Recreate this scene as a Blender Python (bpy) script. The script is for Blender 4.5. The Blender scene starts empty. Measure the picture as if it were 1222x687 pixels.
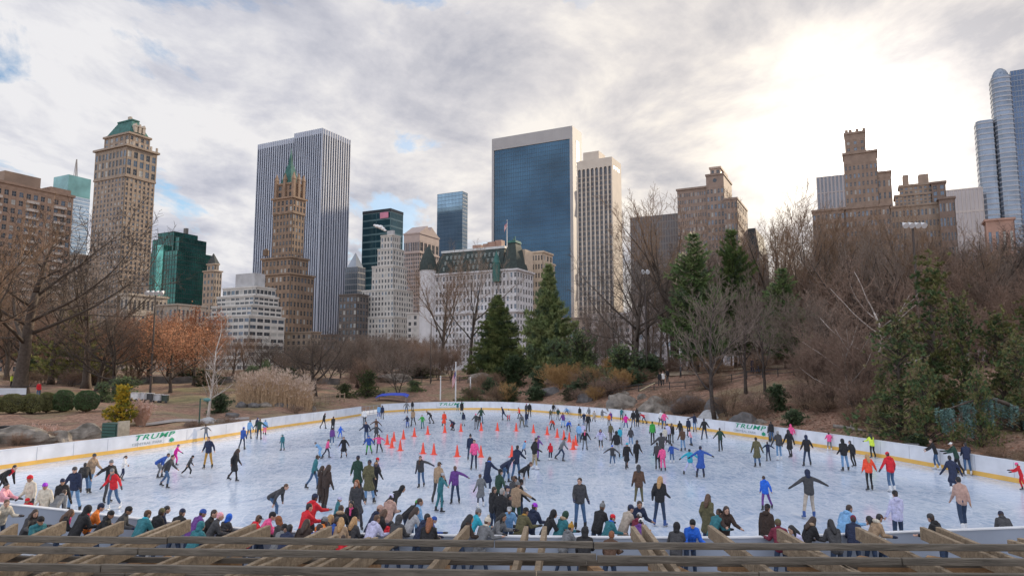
import bpy, bmesh, math, random
import numpy as np
from mathutils import Vector, Matrix, Euler
R = math.radians
sc = bpy.context.scene
COL = sc.collection
rng = random.Random(7)

# ------------------------------------------------------------------ camera
F, CX, CY, HZ, CAMH = 835.0, 611.0, 343.5, 438.0, 5.75
PITCH = math.atan((HZ - CY) / F)
cp, sp_ = math.cos(PITCH), math.sin(PITCH)
cam_d = bpy.data.cameras.new('camera'); cam = bpy.data.objects.new('camera', cam_d); COL.objects.link(cam)
cam.location = (0, 0, CAMH); cam.rotation_euler = (R(90) + PITCH, 0, 0)
cam_d.sensor_width = 36; cam_d.lens = 36 * F / 1222; cam_d.clip_start = 0.1; cam_d.clip_end = 9000
sc.camera = cam

def ray(px, py):
    x = (px - CX) / F; y = -(py - CY) / F
    return Vector((x, cp - y * sp_, sp_ + y * cp))
def G(px, py, z=0.0):
    d = ray(px, py); t = (z - CAMH) / d.z
    return Vector((d.x * t, d.y * t, z))
def at(px, py, Y):
    d = ray(px, py); t = Y / d.y
    return Vector((d.x * t, Y, CAMH + d.z * t))
def proj(p):
    v = Vector(p) - Vector((0, 0, CAMH))
    fw = v.y * cp + v.z * sp_; up = -v.y * sp_ + v.z * cp
    return CX + F * v.x / fw, CY - F * up / fw

# ------------------------------------------------------------------ materials
MATS = {}
def mat(name, col, rough=0.8, var=0.18, scale=3.0, metal=0.0, bump=0.0, bscale=None, col2=None, spec=0.5, coord='Object', detail=5.0):
    if name in MATS: return MATS[name]
    m = bpy.data.materials.new(name); m.use_nodes = True
    nt = m.node_tree; b = nt.nodes['Principled BSDF']
    b.inputs['Roughness'].default_value = rough; b.inputs['Metallic'].default_value = metal
    b.inputs['Specular IOR Level'].default_value = spec
    c = Vector(col)
    a = c * (1 - var); d = Vector(col2) if col2 else c * (1 + var)
    if var > 0 or col2:
        tc = nt.nodes.new('ShaderNodeTexCoord'); n = nt.nodes.new('ShaderNodeTexNoise')
        n.inputs['Scale'].default_value = scale; n.inputs['Detail'].default_value = detail
        nt.links.new(tc.outputs[coord], n.inputs['Vector'])
        rp = nt.nodes.new('ShaderNodeValToRGB')
        rp.color_ramp.elements[0].position = 0.32; rp.color_ramp.elements[1].position = 0.68
        rp.color_ramp.elements[0].color = (*a, 1); rp.color_ramp.elements[1].color = (*d, 1)
        nt.links.new(n.outputs['Fac'], rp.inputs['Fac']); nt.links.new(rp.outputs['Color'], b.inputs['Base Color'])
    else:
        b.inputs['Base Color'].default_value = (*c, 1)
    if bump:
        tc = nt.nodes.new('ShaderNodeTexCoord'); n2 = nt.nodes.new('ShaderNodeTexNoise')
        n2.inputs['Scale'].default_value = bscale or scale * 4; n2.inputs['Detail'].default_value = 6
        nt.links.new(tc.outputs[coord], n2.inputs['Vector'])
        bp = nt.nodes.new('ShaderNodeBump'); bp.inputs['Strength'].default_value = bump; bp.inputs['Distance'].default_value = 0.1
        nt.links.new(n2.outputs['Fac'], bp.inputs['Height']); nt.links.new(bp.outputs['Normal'], b.inputs['Normal'])
    MATS[name] = m
    return m

# ------------------------------------------------------------------ object helpers
class MB:
    """collects verts/faces, then links ONE mesh object"""
    def __init__(s): s.v = []; s.f = []; s.mi = []
    def face(s, idx, mi=0): s.f.append(idx); s.mi.append(mi)
    def box(s, x0, x1, y0, y1, z0, z1, mi=0):
        o = len(s.v)
        s.v += [(x0,y0,z0),(x1,y0,z0),(x1,y1,z0),(x0,y1,z0),(x0,y0,z1),(x1,y0,z1),(x1,y1,z1),(x0,y1,z1)]
        for q in ((3,2,1,0),(4,5,6,7),(0,1,5,4),(1,2,6,5),(2,3,7,6),(3,0,4,7)): s.face([o+i for i in q], mi)
    def frustum(s, b, t, z0, z1, mi=0):
        """b,t = (x0,x1,y0,y1) bottom and top rectangles"""
        o = len(s.v)
        for (x0,x1,y0,y1), z in ((b,z0),(t,z1)): s.v += [(x0,y0,z),(x1,y0,z),(x1,y1,z),(x0,y1,z)]
        for q in ((3,2,1,0),(4,5,6,7),(0,1,5,4),(1,2,6,5),(2,3,7,6),(3,0,4,7)): s.face([o+i for i in q], mi)
    def prism(s, poly, z0, z1, mi=0):
        o = len(s.v); n = len(poly)
        s.v += [(x,y,z0) for x,y in poly] + [(x,y,z1) for x,y in poly]
        s.face([o+i for i in range(n)][::-1], mi); s.face([o+n+i for i in range(n)], mi)
        for i in range(n): j=(i+1)%n; s.face([o+i,o+j,o+n+j,o+n+i], mi)
    def tube(s, pts, rad, sides=6, mi=0, cap=True):
        o = len(s.v); n = len(pts)
        prev = None
        for k in range(n):
            p = Vector(pts[k]); d = Vector(pts[min(k+1,n-1)]) - Vector(pts[max(k-1,0)])
            if d.length < 1e-6: d = Vector((0,0,1))
            d.normalize()
            a = prev if prev is not None else (Vector((1,0,0)) if abs(d.x) < 0.8 else Vector((0,1,0)))
            a = (a - d * a.dot(d))
            if a.length < 1e-4: a = d.orthogonal()
            a.normalize(); prev = a; b = d.cross(a)
            r = rad[k] if hasattr(rad, '__len__') else rad
            for i in range(sides):
                t = 2*math.pi*i/sides
                q = p + a*(math.cos(t)*r) + b*(math.sin(t)*r); s.v.append((q.x,q.y,q.z))
        for k in range(n-1):
            for i in range(sides):
                j=(i+1)%sides; s.face([o+k*sides+i,o+k*sides+j,o+(k+1)*sides+j,o+(k+1)*sides+i], mi)
        if cap and sides > 3:
            s.face([o+i for i in range(sides)][::-1], mi); s.face([o+(n-1)*sides+i for i in range(sides)], mi)
    def bar(s, p, q, w, h, mi=0):
        """box beam from p to q, width w horizontal, h vertical"""
        p=Vector(p); q=Vector(q); d=(q-p).normalized(); side=Vector((d.y,-d.x,0))
        if side.length<1e-5: side=Vector((1,0,0))
        side.normalize(); up=side.cross(d).normalized()
        o=len(s.v)
        for c in (p,q):
            for a,b in ((-1,-1),(1,-1),(1,1),(-1,1)):
                r=c+side*(a*w/2)+up*(b*h/2); s.v.append((r.x,r.y,r.z))
        for f in ((0,1,2,3),(7,6,5,4),(0,4,5,1),(1,5,6,2),(2,6,7,3),(3,7,4,0)): s.face([o+i for i in f],mi)
    def ell(s, c, r, seg=10, ring=7, mi=0, M=None):
        o=len(s.v); c=Vector(c)
        def P(v):
            v=Vector((v[0]*r[0],v[1]*r[1],v[2]*r[2]))
            if M is not None: v=M@v
            return tuple(c+v)
        s.v.append(P((0,0,-1)))
        for k in range(1,ring):
            ph=-math.pi/2+math.pi*k/ring
            for i in range(seg):
                t=2*math.pi*i/seg; s.v.append(P((math.cos(ph)*math.cos(t),math.cos(ph)*math.sin(t),math.sin(ph))))
        s.v.append(P((0,0,1))); top=len(s.v)-1
        for i in range(seg):
            j=(i+1)%seg
            s.face([o,o+1+j,o+1+i],mi); s.face([top,top-seg+i,top-seg+j],mi)
            for k in range(ring-2):
                a=o+1+k*seg; s.face([a+i,a+j,a+seg+j,a+seg+i],mi)
    def mesh(s, name, mats, smooth=False):
        me=bpy.data.meshes.new(name); me.from_pydata(s.v,[],s.f)
        for m in (mats if isinstance(mats,(list,tuple)) else [mats]): me.materials.append(m)
        if any(s.mi): me.polygons.foreach_set('material_index', s.mi)
        if smooth: me.polygons.foreach_set('use_smooth',[True]*len(me.polygons))
        me.update(); return me
    def build(s, name, mats, parent=None, smooth=False):
        return link(name, s.mesh(name, mats, smooth), parent)
def link(name, me, parent=None):
    o=bpy.data.objects.new(name, me); COL.objects.link(o)
    if parent is not None: o.parent=parent
    return o
def tag(o, label=None, cat=None, group=None, kind=None):
    if label: o['label']=label
    if cat: o['category']=cat
    if group: o['group']=group
    if kind: o['kind']=kind
    return o
def empty(name, loc, rz=0.0, label=None, cat=None, group=None, scale=None):
    o=bpy.data.objects.new(name,None); COL.objects.link(o); o.location=loc; o.rotation_euler=(0,0,rz)
    o.empty_display_size=0.3
    if scale is not None: o.scale=scale if hasattr(scale,'__len__') else (scale,)*3
    return tag(o,label,cat,group)
def outY(px,Y,m=1.0):
    """move back along the photo column until clear of the rink boards"""
    for _ in range(80):
        x=(px-CX)/F*Y/1.0064
        if not in_rink(x,Y) and rink_dist(x,Y)>m: break
        Y+=.4
    return Y
def copy_tree(o, parent=None):
    c=o.copy(); COL.objects.link(c)
    if parent is not None: c.parent=parent
    for ch in [x for x in o.children]: copy_tree(ch,c)
    return c

# ------------------------------------------------------------------ sky, sun
SUN_AZ, SUN_EL = R(37), R(17)          # azimuth to the right of straight ahead
sun_dir = Vector((math.sin(SUN_AZ)*math.cos(SUN_EL), math.cos(SUN_AZ)*math.cos(SUN_EL), math.sin(SUN_EL)))
glow_dir = ray(1052,182).normalized()
w=bpy.data.worlds.new('World'); sc.world=w; w.use_nodes=True
nt=w.node_tree; nt.nodes.clear()
N=nt.nodes.new; Lk=nt.links.new
out=N('ShaderNodeOutputWorld'); tc=N('ShaderNodeTexCoord')
sky=N('ShaderNodeTexSky'); sky.sky_type='NISHITA'; sky.sun_disc=False
sky.sun_elevation=SUN_EL; sky.sun_rotation=SUN_AZ; sky.air_density=1.0; sky.dust_density=0.3; sky.ozone_density=1.5
bg1=N('ShaderNodeBackground'); bg1.inputs['Strength'].default_value=0.095; Lk(sky.outputs[0],bg1.inputs['Color'])
def math_(op,a,b=None,clamp=False):
    n=N('ShaderNodeMath'); n.operation=op; n.use_clamp=clamp
    for i,x in enumerate((a,b)):
        if x is None: continue
        if isinstance(x,(int,float)): n.inputs[i].default_value=x
        else: Lk(x,n.inputs[i])
    return n.outputs[0]
sep=N('ShaderNodeSeparateXYZ'); Lk(tc.outputs['Generated'],sep.inputs[0])
den=math_('ADD',math_('MAXIMUM',sep.outputs[2],0.0),0.16)
comb=N('ShaderNodeCombineXYZ'); Lk(math_('DIVIDE',sep.outputs[0],den),comb.inputs[0]); Lk(math_('DIVIDE',sep.outputs[1],den),comb.inputs[1])
mp=N('ShaderNodeMapping'); mp.inputs['Rotation'].default_value=(0,0,R(-38)); mp.inputs['Scale'].default_value=(1.0,0.75,1.0); mp.inputs['Location'].default_value=(3.1,1.7,0)
Lk(comb.outputs[0],mp.inputs[0])
def noise(scale,detail,rough,dist,loc=None):
    n=N('ShaderNodeTexNoise'); n.inputs['Scale'].default_value=scale; n.inputs['Detail'].default_value=detail
    n.inputs['Roughness'].default_value=rough; n.inputs['Distortion'].default_value=dist
    src=mp.outputs[0]
    if loc:
        m2=N('ShaderNodeMapping'); m2.inputs['Location'].default_value=loc; Lk(src,m2.inputs[0]); src=m2.outputs[0]
    Lk(src,n.inputs['Vector']); return n.outputs['Fac']
def ramp(fac,stops):
    r=N('ShaderNodeValToRGB'); e=r.color_ramp.elements
    while len(e)<len(stops): e.new(0.5)
    for el,(p,c) in zip(e,stops): el.position=p; el.color=c if len(c)==4 else (*c,1)
    Lk(fac,r.inputs['Fac']); return r.outputs['Color']
cover=noise(1.6,12,0.60,0.35)
mask=ramp(cover,[(0.395,(0,0,0)),(0.462,(1,1,1))])
shade=noise(2.1,12,0.60,0.25,(5.3,2.2,0))
ccol=ramp(shade,[(0.36,(0.235,0.245,0.285)),(0.47,(0.335,0.337,0.362)),(0.58,(0.45,0.443,0.438))])
dt=N('ShaderNodeVectorMath'); dt.operation='DOT_PRODUCT'; Lk(tc.outputs['Generated'],dt.inputs[0]); dt.inputs[1].default_value=glow_dir
dp=math_('MAXIMUM',dt.outputs['Value'],0.0)
g1=math_('MULTIPLY',math_('POWER',dp,8.0),0.20); g2=math_('MULTIPLY',math_('POWER',dp,110.0),0.75); g3=math_('MULTIPLY',math_('POWER',dp,1500.0),9.0)
# added front fill: unseen sky behind the camera brightened to light facing surfaces
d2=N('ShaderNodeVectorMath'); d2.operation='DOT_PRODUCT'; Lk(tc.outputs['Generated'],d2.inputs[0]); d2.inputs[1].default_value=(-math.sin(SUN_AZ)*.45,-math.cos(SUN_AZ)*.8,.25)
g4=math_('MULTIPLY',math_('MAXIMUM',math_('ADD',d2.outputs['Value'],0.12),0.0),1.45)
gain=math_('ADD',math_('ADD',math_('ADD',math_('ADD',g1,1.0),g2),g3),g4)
mx=N('ShaderNodeMix'); mx.data_type='RGBA'; mx.blend_type='MIX'
Lk(math_('POWER',dp,5.0),mx.inputs[0]); mx.inputs[6].default_value=(0.98,0.99,1.03,1); mx.inputs[7].default_value=(1.08,1.0,0.88,1)
mm=N('ShaderNodeMix'); mm.data_type='RGBA'; mm.blend_type='MULTIPLY'; mm.inputs[0].default_value=1
Lk(ccol,mm.inputs[6]); Lk(mx.outputs[2],mm.inputs[7])
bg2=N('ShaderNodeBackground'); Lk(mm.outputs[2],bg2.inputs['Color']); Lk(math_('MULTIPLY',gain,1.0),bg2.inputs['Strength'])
mixs=N('ShaderNodeMixShader'); mk2=math_('ADD',mask,math_('MULTIPLY',math_('POWER',dp,7.0),1.6),True); Lk(mk2,mixs.inputs[0]); Lk(bg1.outputs[0],mixs.inputs[1]); Lk(bg2.outputs[0],mixs.inputs[2])
Lk(mixs.outputs[0],out.inputs['Surface'])

sl=bpy.data.lights.new('sun','SUN'); so=bpy.data.objects.new('sun',sl); COL.objects.link(so)
sl.energy=3.6; sl.angle=R(3.0); sl.color=(1.0,0.82,0.60)
so.rotation_euler=(-sun_dir).to_track_quat('-Z','Y').to_euler()
sc.view_settings.view_transform='Standard'; sc.view_settings.look='None'; sc.view_settings.gamma=1; sc.view_settings.exposure=0.95
sc.view_settings.use_curve_mapping=False
sc.cycles.use_denoising=True; sc.cycles.max_bounces=6; sc.cycles.diffuse_bounces=3; sc.cycles.glossy_bounces=3
sc.cycles.transparent_max_bounces=6; sc.cycles.caustics_reflective=False; sc.cycles.caustics_refractive=False
# ------------------------------------------------------------------ rink outline
def chaikin(p,n=2):
    for _ in range(n):
        q=[p[0]]
        for a,b in zip(p,p[1:]): q += [a.lerp(b,0.25),a.lerp(b,0.75)]
        q.append(p[-1]); p=q
    return p
left_px=[(-220,594),(-90,573),(0,560.5),(80,549),(160,538.5),(232,527.5),(285,519),(334,510.5),(384,503.8),(431,496)]
far_px=[(455,492.5),(490,490.3),(530,489),(590,488.6),(632,491),(662,493.5),(692,496),(740,500.5),(780,506),(840,514),(885,520.5),(930,527),(975,533.5),(1030,542.8),(1080,551.5),(1120,559),(1160,566.5),(1218,577.5),(1330,598),(1420,614)]
near_px=[(1450,622),(1380,625),(1215,632.5),(1055,638.5),(920,644),(800,645),(600,643),(400,640),(270,633),(130,617.5),(60,609),(0,603),(-100,594),(-200,587)]
Lw=chaikin([G(*p) for p in left_px]); Fw=chaikin([G(*p) for p in far_px]); Nw=chaikin([G(*p,1.0) for p in near_px])
for p in Nw: p.z=0
RINK=Lw+Fw+Nw
RC=Vector((-2,52,0))
def in_rink(x,y):
    c=False; n=len(RINK); j=n-1
    for i in range(n):
        a=RINK[i]; b=RINK[j]
        if (a.y>y)!=(b.y>y) and x<(b.x-a.x)*(y-a.y)/(b.y-a.y)+a.x: c=not c
        j=i
    return c
RA=np.array([(p.x,p.y) for p in RINK]); RB=np.roll(RA,-1,axis=0)
def rink_dist(x,y):
    p=np.array((x,y)); d=RB-RA; t=np.clip(((p-RA)*d).sum(1)/np.maximum((d*d).sum(1),1e-9),0,1)
    return float(np.sqrt((((RA+d*t[:,None])-p)**2).sum(1).min()))
def rink_rad(th):
    d=np.array((math.sin(th),math.cos(th))); best=1.0
    o=np.array((RC.x,RC.y)); e=RB-RA; q=RA-o
    den=d[0]*e[:,1]-d[1]*e[:,0]; den=np.where(abs(den)<1e-9,1e-9,den)
    t=(q[:,0]*e[:,1]-q[:,1]*e[:,0])/den; u=(q[:,0]*d[1]-q[:,1]*d[0])/den
    ok=(t>0)&(u>=-1e-6)&(u<=1+1e-6)
    return float(t[ok].max()) if ok.any() else 20.0

# ------------------------------------------------------------------ terrain
PROF=[(-180,[(0,0),(400,0)]),(-128,[(0,0),(400,0)]),(-105,[(0,.35),(5,.6),(30,1.0),(80,2.0),(200,3.5)]),
      (-60,[(0,.5),(3,.75),(10,1.15),(25,1.9),(45,2.7),(110,3.8),(200,4.3)]),
      (-25,[(0,.5),(5,.8),(15,1.7),(35,3.3),(60,4.0),(110,4.3),(200,4.4)]),
      (0,[(0,.5),(3,.9),(8,2.0),(16,3.8),(24,4.6),(55,4.9),(110,4.6),(200,4.4)]),
      (22,[(0,.5),(3,1.5),(8,2.9),(16,4.4),(28,5.4),(50,5.7),(110,5.2),(200,4.6)]),
      (45,[(0,.5),(3,1.2),(9,3.0),(18,5.0),(30,6.2),(60,6.6),(110,6.0),(200,5)]),
      (85,[(0,.6),(4,1.3),(10,2.6),(20,4.6),(35,6.2),(60,7.0),(110,6.5),(200,5)]),
      (125,[(0,.4),(5,.8),(20,2.0),(60,3),(200,3)]),(145,[(0,0),(400,0)]),(180,[(0,0),(400,0)])]
def pz(pr,s):
    for (a,za),(b,zb) in zip(pr,pr[1:]):
        if s<=b:
            t=(s-a)/(b-a); t=max(0,min(1,t)); return za+(zb-za)*t
    return pr[-1][1]
def hz(phi,s):
    for (a,pa),(b,pb) in zip(PROF,PROF[1:]):
        if a<=phi<=b:
            t=(phi-a)/(b-a); t=t*t*(3-2*t); return pz(pa,s)*(1-t)+pz(pb,s)*t
    return 0.0
def bumps(x,y,amp):
    return amp*(math.sin(x*.31+1.3)*math.cos(y*.27)+.6*math.sin(x*.83+y*.61)+.35*math.cos(x*1.9-y*1.57))*.4
def ground_z(x,y):
    th=math.atan2(x-RC.x,y-RC.y); s=math.hypot(x-RC.x,y-RC.y)-rink_rad(th)
    if s<0: return 0.0
    phi=math.degrees(th); z=hz(phi,s)
    k=1.0 if -110<phi<125 else 0.0
    return z+k*bumps(x,y,min(.35,s*.05))
def gpt(px,Y):
    """ground point in the photo column px at depth Y"""
    x=(px-CX)/F*Y/1.0064
    return Vector((x,Y,ground_z(x,Y)))
RINGS=[.14,.6,1.2,2,3,4.2,5.6,7.2,9,11.2,14,17,21,26,32,40,50,62,78,98,125,160,210,300,450,700,1200,2500,5000]
mb=MB(); NA=300
for k,s in enumerate(RINGS):
    for i in range(NA):
        th=-math.pi+2*math.pi*i/NA; r=rink_rad(th)+s
        x=RC.x+r*math.sin(th); y=RC.y+r*math.cos(th)
        ss=min(s,400); phi=math.degrees(th); z=hz(phi,ss)
        z+= (1.0 if -110<phi<125 else 0.0)*bumps(x,y,min(.35,ss*.05))
        mb.v.append((x,y,z))
for k in range(len(RINGS)-1):
    for i in range(NA):
        j=(i+1)%NA; mb.face([k*NA+i,k*NA+j,(k+1)*NA+j,(k+1)*NA+i])
def ground_mat():
    m=bpy.data.materials.new('leafy_ground'); m.use_nodes=True; nt=m.node_tree; b=nt.nodes['Principled BSDF']; b.inputs['Roughness'].default_value=.95
    tc=nt.nodes.new('ShaderNodeTexCoord')
    def nz(s,d=6,r=.6):
        n=nt.nodes.new('ShaderNodeTexNoise'); n.inputs['Scale'].default_value=s; n.inputs['Detail'].default_value=d; n.inputs['Roughness'].default_value=r
        nt.links.new(tc.outputs['Object'],n.inputs['Vector']); return n.outputs['Fac']
    def rp(f,st):
        r=nt.nodes.new('ShaderNodeValToRGB'); e=r.color_ramp.elements
        while len(e)<len(st): e.new(.5)
        for el,(p,c) in zip(e,st): el.position=p; el.color=(*c,1)
        nt.links.new(f,r.inputs['Fac']); return r.outputs['Color']
    leaf=rp(nz(2.6,10,.75),[(.30,(.08,.05,.035)),(.45,(.22,.125,.085)),(.56,(.33,.20,.14)),(.70,(.46,.33,.25))])
    grass=rp(nz(1.7,10,.7),[(.3,(.12,.11,.05)),(.55,(.22,.19,.09)),(.75,(.34,.27,.16))])
    sx=nt.nodes.new('ShaderNodeSeparateXYZ'); nt.links.new(tc.outputs['Object'],sx.inputs[0])
    mr=nt.nodes.new('ShaderNodeMapRange'); nt.links.new(sx.outputs[0],mr.inputs[0]); mr.inputs[1].default_value=-8; mr.inputs[2].default_value=8; mr.inputs[3].default_value=-.05; mr.inputs[4].default_value=-.30
    ad=nt.nodes.new('ShaderNodeMath'); nt.links.new(nz(.075,4,.5),ad.inputs[0]); nt.links.new(mr.outputs[0],ad.inputs[1])
    mk=rp(ad.outputs[0],[(.47,(0,0,0)),(.56,(1,1,1))])
    mx=nt.nodes.new('ShaderNodeMix'); mx.data_type='RGBA'; nt.links.new(mk,mx.inputs[0]); nt.links.new(leaf,mx.inputs[6]); nt.links.new(grass,mx.inputs[7])
    soil=rp(nz(6,8,.7),[(.35,(.06,.045,.032)),(.65,(.15,.105,.07))]); dead=rp(nz(4,8,.7),[(.3,(.16,.125,.07)),(.7,(.36,.29,.17))])
    m1=rp(nz(.33,7,.65),[(.50,(0,0,0)),(.60,(1,1,1))]); m2=rp(nz(.21,6,.62),[(.52,(0,0,0)),(.62,(1,1,1))])
    for f_,c_ in ((m1,soil),(m2,dead)):
        k_=nt.nodes.new('ShaderNodeMix'); k_.data_type='RGBA'; sc2=nt.nodes.new('ShaderNodeMath'); sc2.operation='MULTIPLY'; sc2.inputs[1].default_value=.75; nt.links.new(f_,sc2.inputs[0])
        nt.links.new(sc2.outputs[0],k_.inputs[0]); nt.links.new(mx.outputs[2],k_.inputs[6]); nt.links.new(c_,k_.inputs[7]); mx=k_
    # leaf carpet on the right-hand bank, paving on the viewing terrace
    nt.links.new(mx.outputs[2],b.inputs['Base Color'])
    bp=nt.nodes.new('ShaderNodeBump'); bp.inputs['Strength'].default_value=.8; bp.inputs['Distance'].default_value=.12
    nt.links.new(nz(5,8,.7),bp.inputs['Height']); nt.links.new(bp.outputs['Normal'],b.inputs['Normal'])
    return m
tag(mb.build('ground',ground_mat(),None,True),kind='structure')

# terrace in front of the rink
mb=MB(); mb.v=[(-60,-12,.02),(60,-12,.02)]; tp=[]
pts=[(p.x,p.y-.16) for p in Nw]
pts=[(30,24)]+pts+[(-45,27)]
mb.v+= [(x,y,.02) for x,y in pts]
mb.face([0,1]+list(range(2,2+len(pts))))
tag(mb.build('terrace',mat('terrace_paving',(.10,.10,.105),.85,.25,1.2,bump=.3)),kind='structure')

# ------------------------------------------------------------------ ice
def ice_mat():
    m=bpy.data.materials.new('rink_ice'); m.use_nodes=True; nt=m.node_tree; b=nt.nodes['Principled BSDF']
    tc=nt.nodes.new('ShaderNodeTexCoord')
    def nz(s,d=5,r=.6,dist=0,sc=(1,1,1),rot=0):
        mp=nt.nodes.new('ShaderNodeMapping'); mp.inputs['Scale'].default_value=sc; mp.inputs['Rotation'].default_value=(0,0,rot)
        nt.links.new(tc.outputs['Object'],mp.inputs[0])
        n=nt.nodes.new('ShaderNodeTexNoise'); n.inputs['Scale'].default_value=s; n.inputs['Detail'].default_value=d; n.inputs['Roughness'].default_value=r; n.inputs['Distortion'].default_value=dist
        nt.links.new(mp.outputs[0],n.inputs['Vector']); return n.outputs['Fac']
    def rp(f,st):
        r=nt.nodes.new('ShaderNodeValToRGB'); e=r.color_ramp.elements
        while len(e)<len(st): e.new(.5)
        for el,(p,c) in zip(e,st): el.position=p; el.color=(*c,1)
        nt.links.new(f,r.inputs['Fac']); return r.outputs['Color']
    def mix(f,a,c,bt='MIX'):
        x=nt.nodes.new('ShaderNodeMix'); x.data_type='RGBA'; x.blend_type=bt
        if isinstance(f,float): x.inputs[0].default_value=f
        else: nt.links.new(f,x.inputs[0])
        nt.links.new(a,x.inputs[6]); nt.links.new(c,x.inputs[7]); return x.outputs[2]
    base=rp(nz(.16,5,.6,.6),[(.3,(.39,.51,.71)),(.52,(.47,.585,.77)),(.72,(.60,.69,.83))])
    s1=rp(nz(.55,3,.55,2.2,(1.2,.22,1),.5),[(.46,(0,0,0)),(.515,(1,1,1)),(.57,(0,0,0))])
    s2=rp(nz(.5,4,.55,2.0,(.25,1.5,1),-.25),[(.47,(0,0,0)),(.52,(1,1,1)),(.56,(0,0,0))])
    s3=rp(nz(1.1,4,.6,3.0,(1,.35,1),1.1),[(.44,(0,0,0)),(.52,(1,1,1)),(.6,(0,0,0))])
    th=[(.488,(0,0,0)),(.5,(1,1,1)),(.512,(0,0,0))]
    t1=rp(nz(.33,2,.5,1.5,(1,.6,1),.9),th); t2=rp(nz(.6,2,.5,1.2,(.5,1,1),.2),th); t3=rp(nz(.9,2.5,.5,1.0,(1,.45,1),-.7),th); t4=rp(nz(1.5,2,.5,.8,(.7,1,1),2.0),th)
    tr=mix(1.0,mix(1.0,t1,t2,'LIGHTEN'),mix(1.0,t3,t4,'LIGHTEN'),'LIGHTEN')
    scr=mix(1.0,mix(1.0,mix(1.0,s1,s2,'LIGHTEN'),s3,'LIGHTEN'),tr,'ADD')
    snow=nt.nodes.new('ShaderNodeRGB'); snow.outputs[0].default_value=(.90,.92,.95,1)
    mul=nt.nodes.new('ShaderNodeMath'); mul.operation='MULTIPLY'; mul.inputs[1].default_value=.30; nt.links.new(scr,mul.inputs[0])
    nt.links.new(mix(mul.outputs[0],base,snow.outputs[0]),b.inputs['Base Color'])
    rg=nt.nodes.new('ShaderNodeMapRange'); nt.links.new(scr,rg.inputs[0]); rg.inputs[3].default_value=.08; rg.inputs[4].default_value=.24
    nt.links.new(rg.outputs[0],b.inputs['Roughness']); b.inputs['IOR'].default_value=1.31; b.inputs['Specular IOR Level'].default_value=.6
    bp=nt.nodes.new('ShaderNodeBump'); bp.inputs['Strength'].default_value=.06; bp.inputs['Distance'].default_value=.02
    nt.links.new(nz(1.2,4,.6,1.0),bp.inputs['Height']); nt.links.new(bp.outputs['Normal'],b.inputs['Normal'])
    return m
mb=MB(); mb.v=[(p.x,p.y,0.03*0) for p in RINK]; mb.face(list(range(len(RINK)))[::-1])
ice=mb.build('ice_sheet',ice_mat()); tag(ice,kind='structure')
if ice.data.polygons[0].normal.z<0: ice.data.flip_normals()

# ------------------------------------------------------------------ boards
M_board=mat('board_white',(.72,.73,.76),.35,.10,1.1); M_kick=mat('kick_yellow',(.80,.47,.10),.4,.08,1.5)
M_cap=mat('board_cap',(.74,.76,.80),.4,.06,1); M_seam=mat('board_seam',(.42,.43,.46),.6,0)
M_green=mat('logo_green',(.0,.30,.15),.5,0); M_grey=mat('logo_grey',(.38,.42,.44),.5,0)
def offs(pts,d):
    """shift a polyline sideways by d, away from the rink centre"""
    o=[]; n=len(pts)
    for i,p in enumerate(pts):
        t=(pts[min(i+1,n-1)]-pts[max(i-1,0)]).normalized(); nn=Vector((t.y,-t.x,0))
        if nn.dot(p-RC)<0: nn=-nn
        o.append(p+nn*d)
    return o
def sweep(pts,d0,d1,z0,z1):
    a=offs(pts,d0); b=offs(pts,d1); mb=MB(); n=len(pts)
    for i in range(n):
        mb.v+=[(a[i].x,a[i].y,z0),(b[i].x,b[i].y,z0),(b[i].x,b[i].y,z1),(a[i].x,a[i].y,z1)]
    for i in range(n-1):
        o=4*i
        for k in range(4): l=(k+1)%4; mb.face([o+k,o+l,o+4+l,o+4+k])
    mb.face([3,2,1,0]); o=4*(n-1); mb.face([o,o+1,o+2,o+3])
    bm=bmesh.new(); me=mb.mesh('t',[M_board]); bm.from_mesh(me); bmesh.ops.recalc_face_normals(bm,faces=bm.faces)
    return bm
def bobj(name,bm,m,parent):
    me=bpy.data.meshes.new(name); bm.to_mesh(me); bm.free(); me.materials.clear(); me.materials.append(m); return link(name,me,parent)
BH=1.08
M_near=mat('board_shaded',(.31,.35,.43),.4,.08,.8)  # white boards seen from their shaded side, bluish shade put into the colour
def boards(name,pts,label,near=False):
    e=empty(name,(0,0,0),0,label,'rink boards')
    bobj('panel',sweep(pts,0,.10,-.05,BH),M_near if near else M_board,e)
    bobj('kick_strip',sweep(pts,-.012,-.003,.03,.27),M_kick,e)
    bobj('cap_rail',sweep(pts,-.03,.13,BH+.002,BH+.035),M_cap,e)
    acc=0; mb=MB(); nxt=1.2; of=offs(pts,-.006)
    for a,b in zip(of,of[1:]):
        L=(b-a).length
        while nxt<acc+L:
            p=a.lerp(b,(nxt-acc)/L); d=(b-a).normalized()*.011
            mb=MB(); mb.bar(p-d+Vector((0,0,.66)),p+d+Vector((0,0,.66)),.006,.76); mb.build('panel_joint',M_seam,e); nxt+=2.44
        acc+=L
    return e
b_left=boards('rink_boards',Lw,'long white boards with yellow kick strip on the side by the clipped bushes')
b_far=boards('rink_boards',Fw,'curving white boards with yellow kick strip along the far end and wooded bank')
b_near=boards('rink_boards',Nw,'near white boards that the spectators lean on behind the pergola',True)

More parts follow.
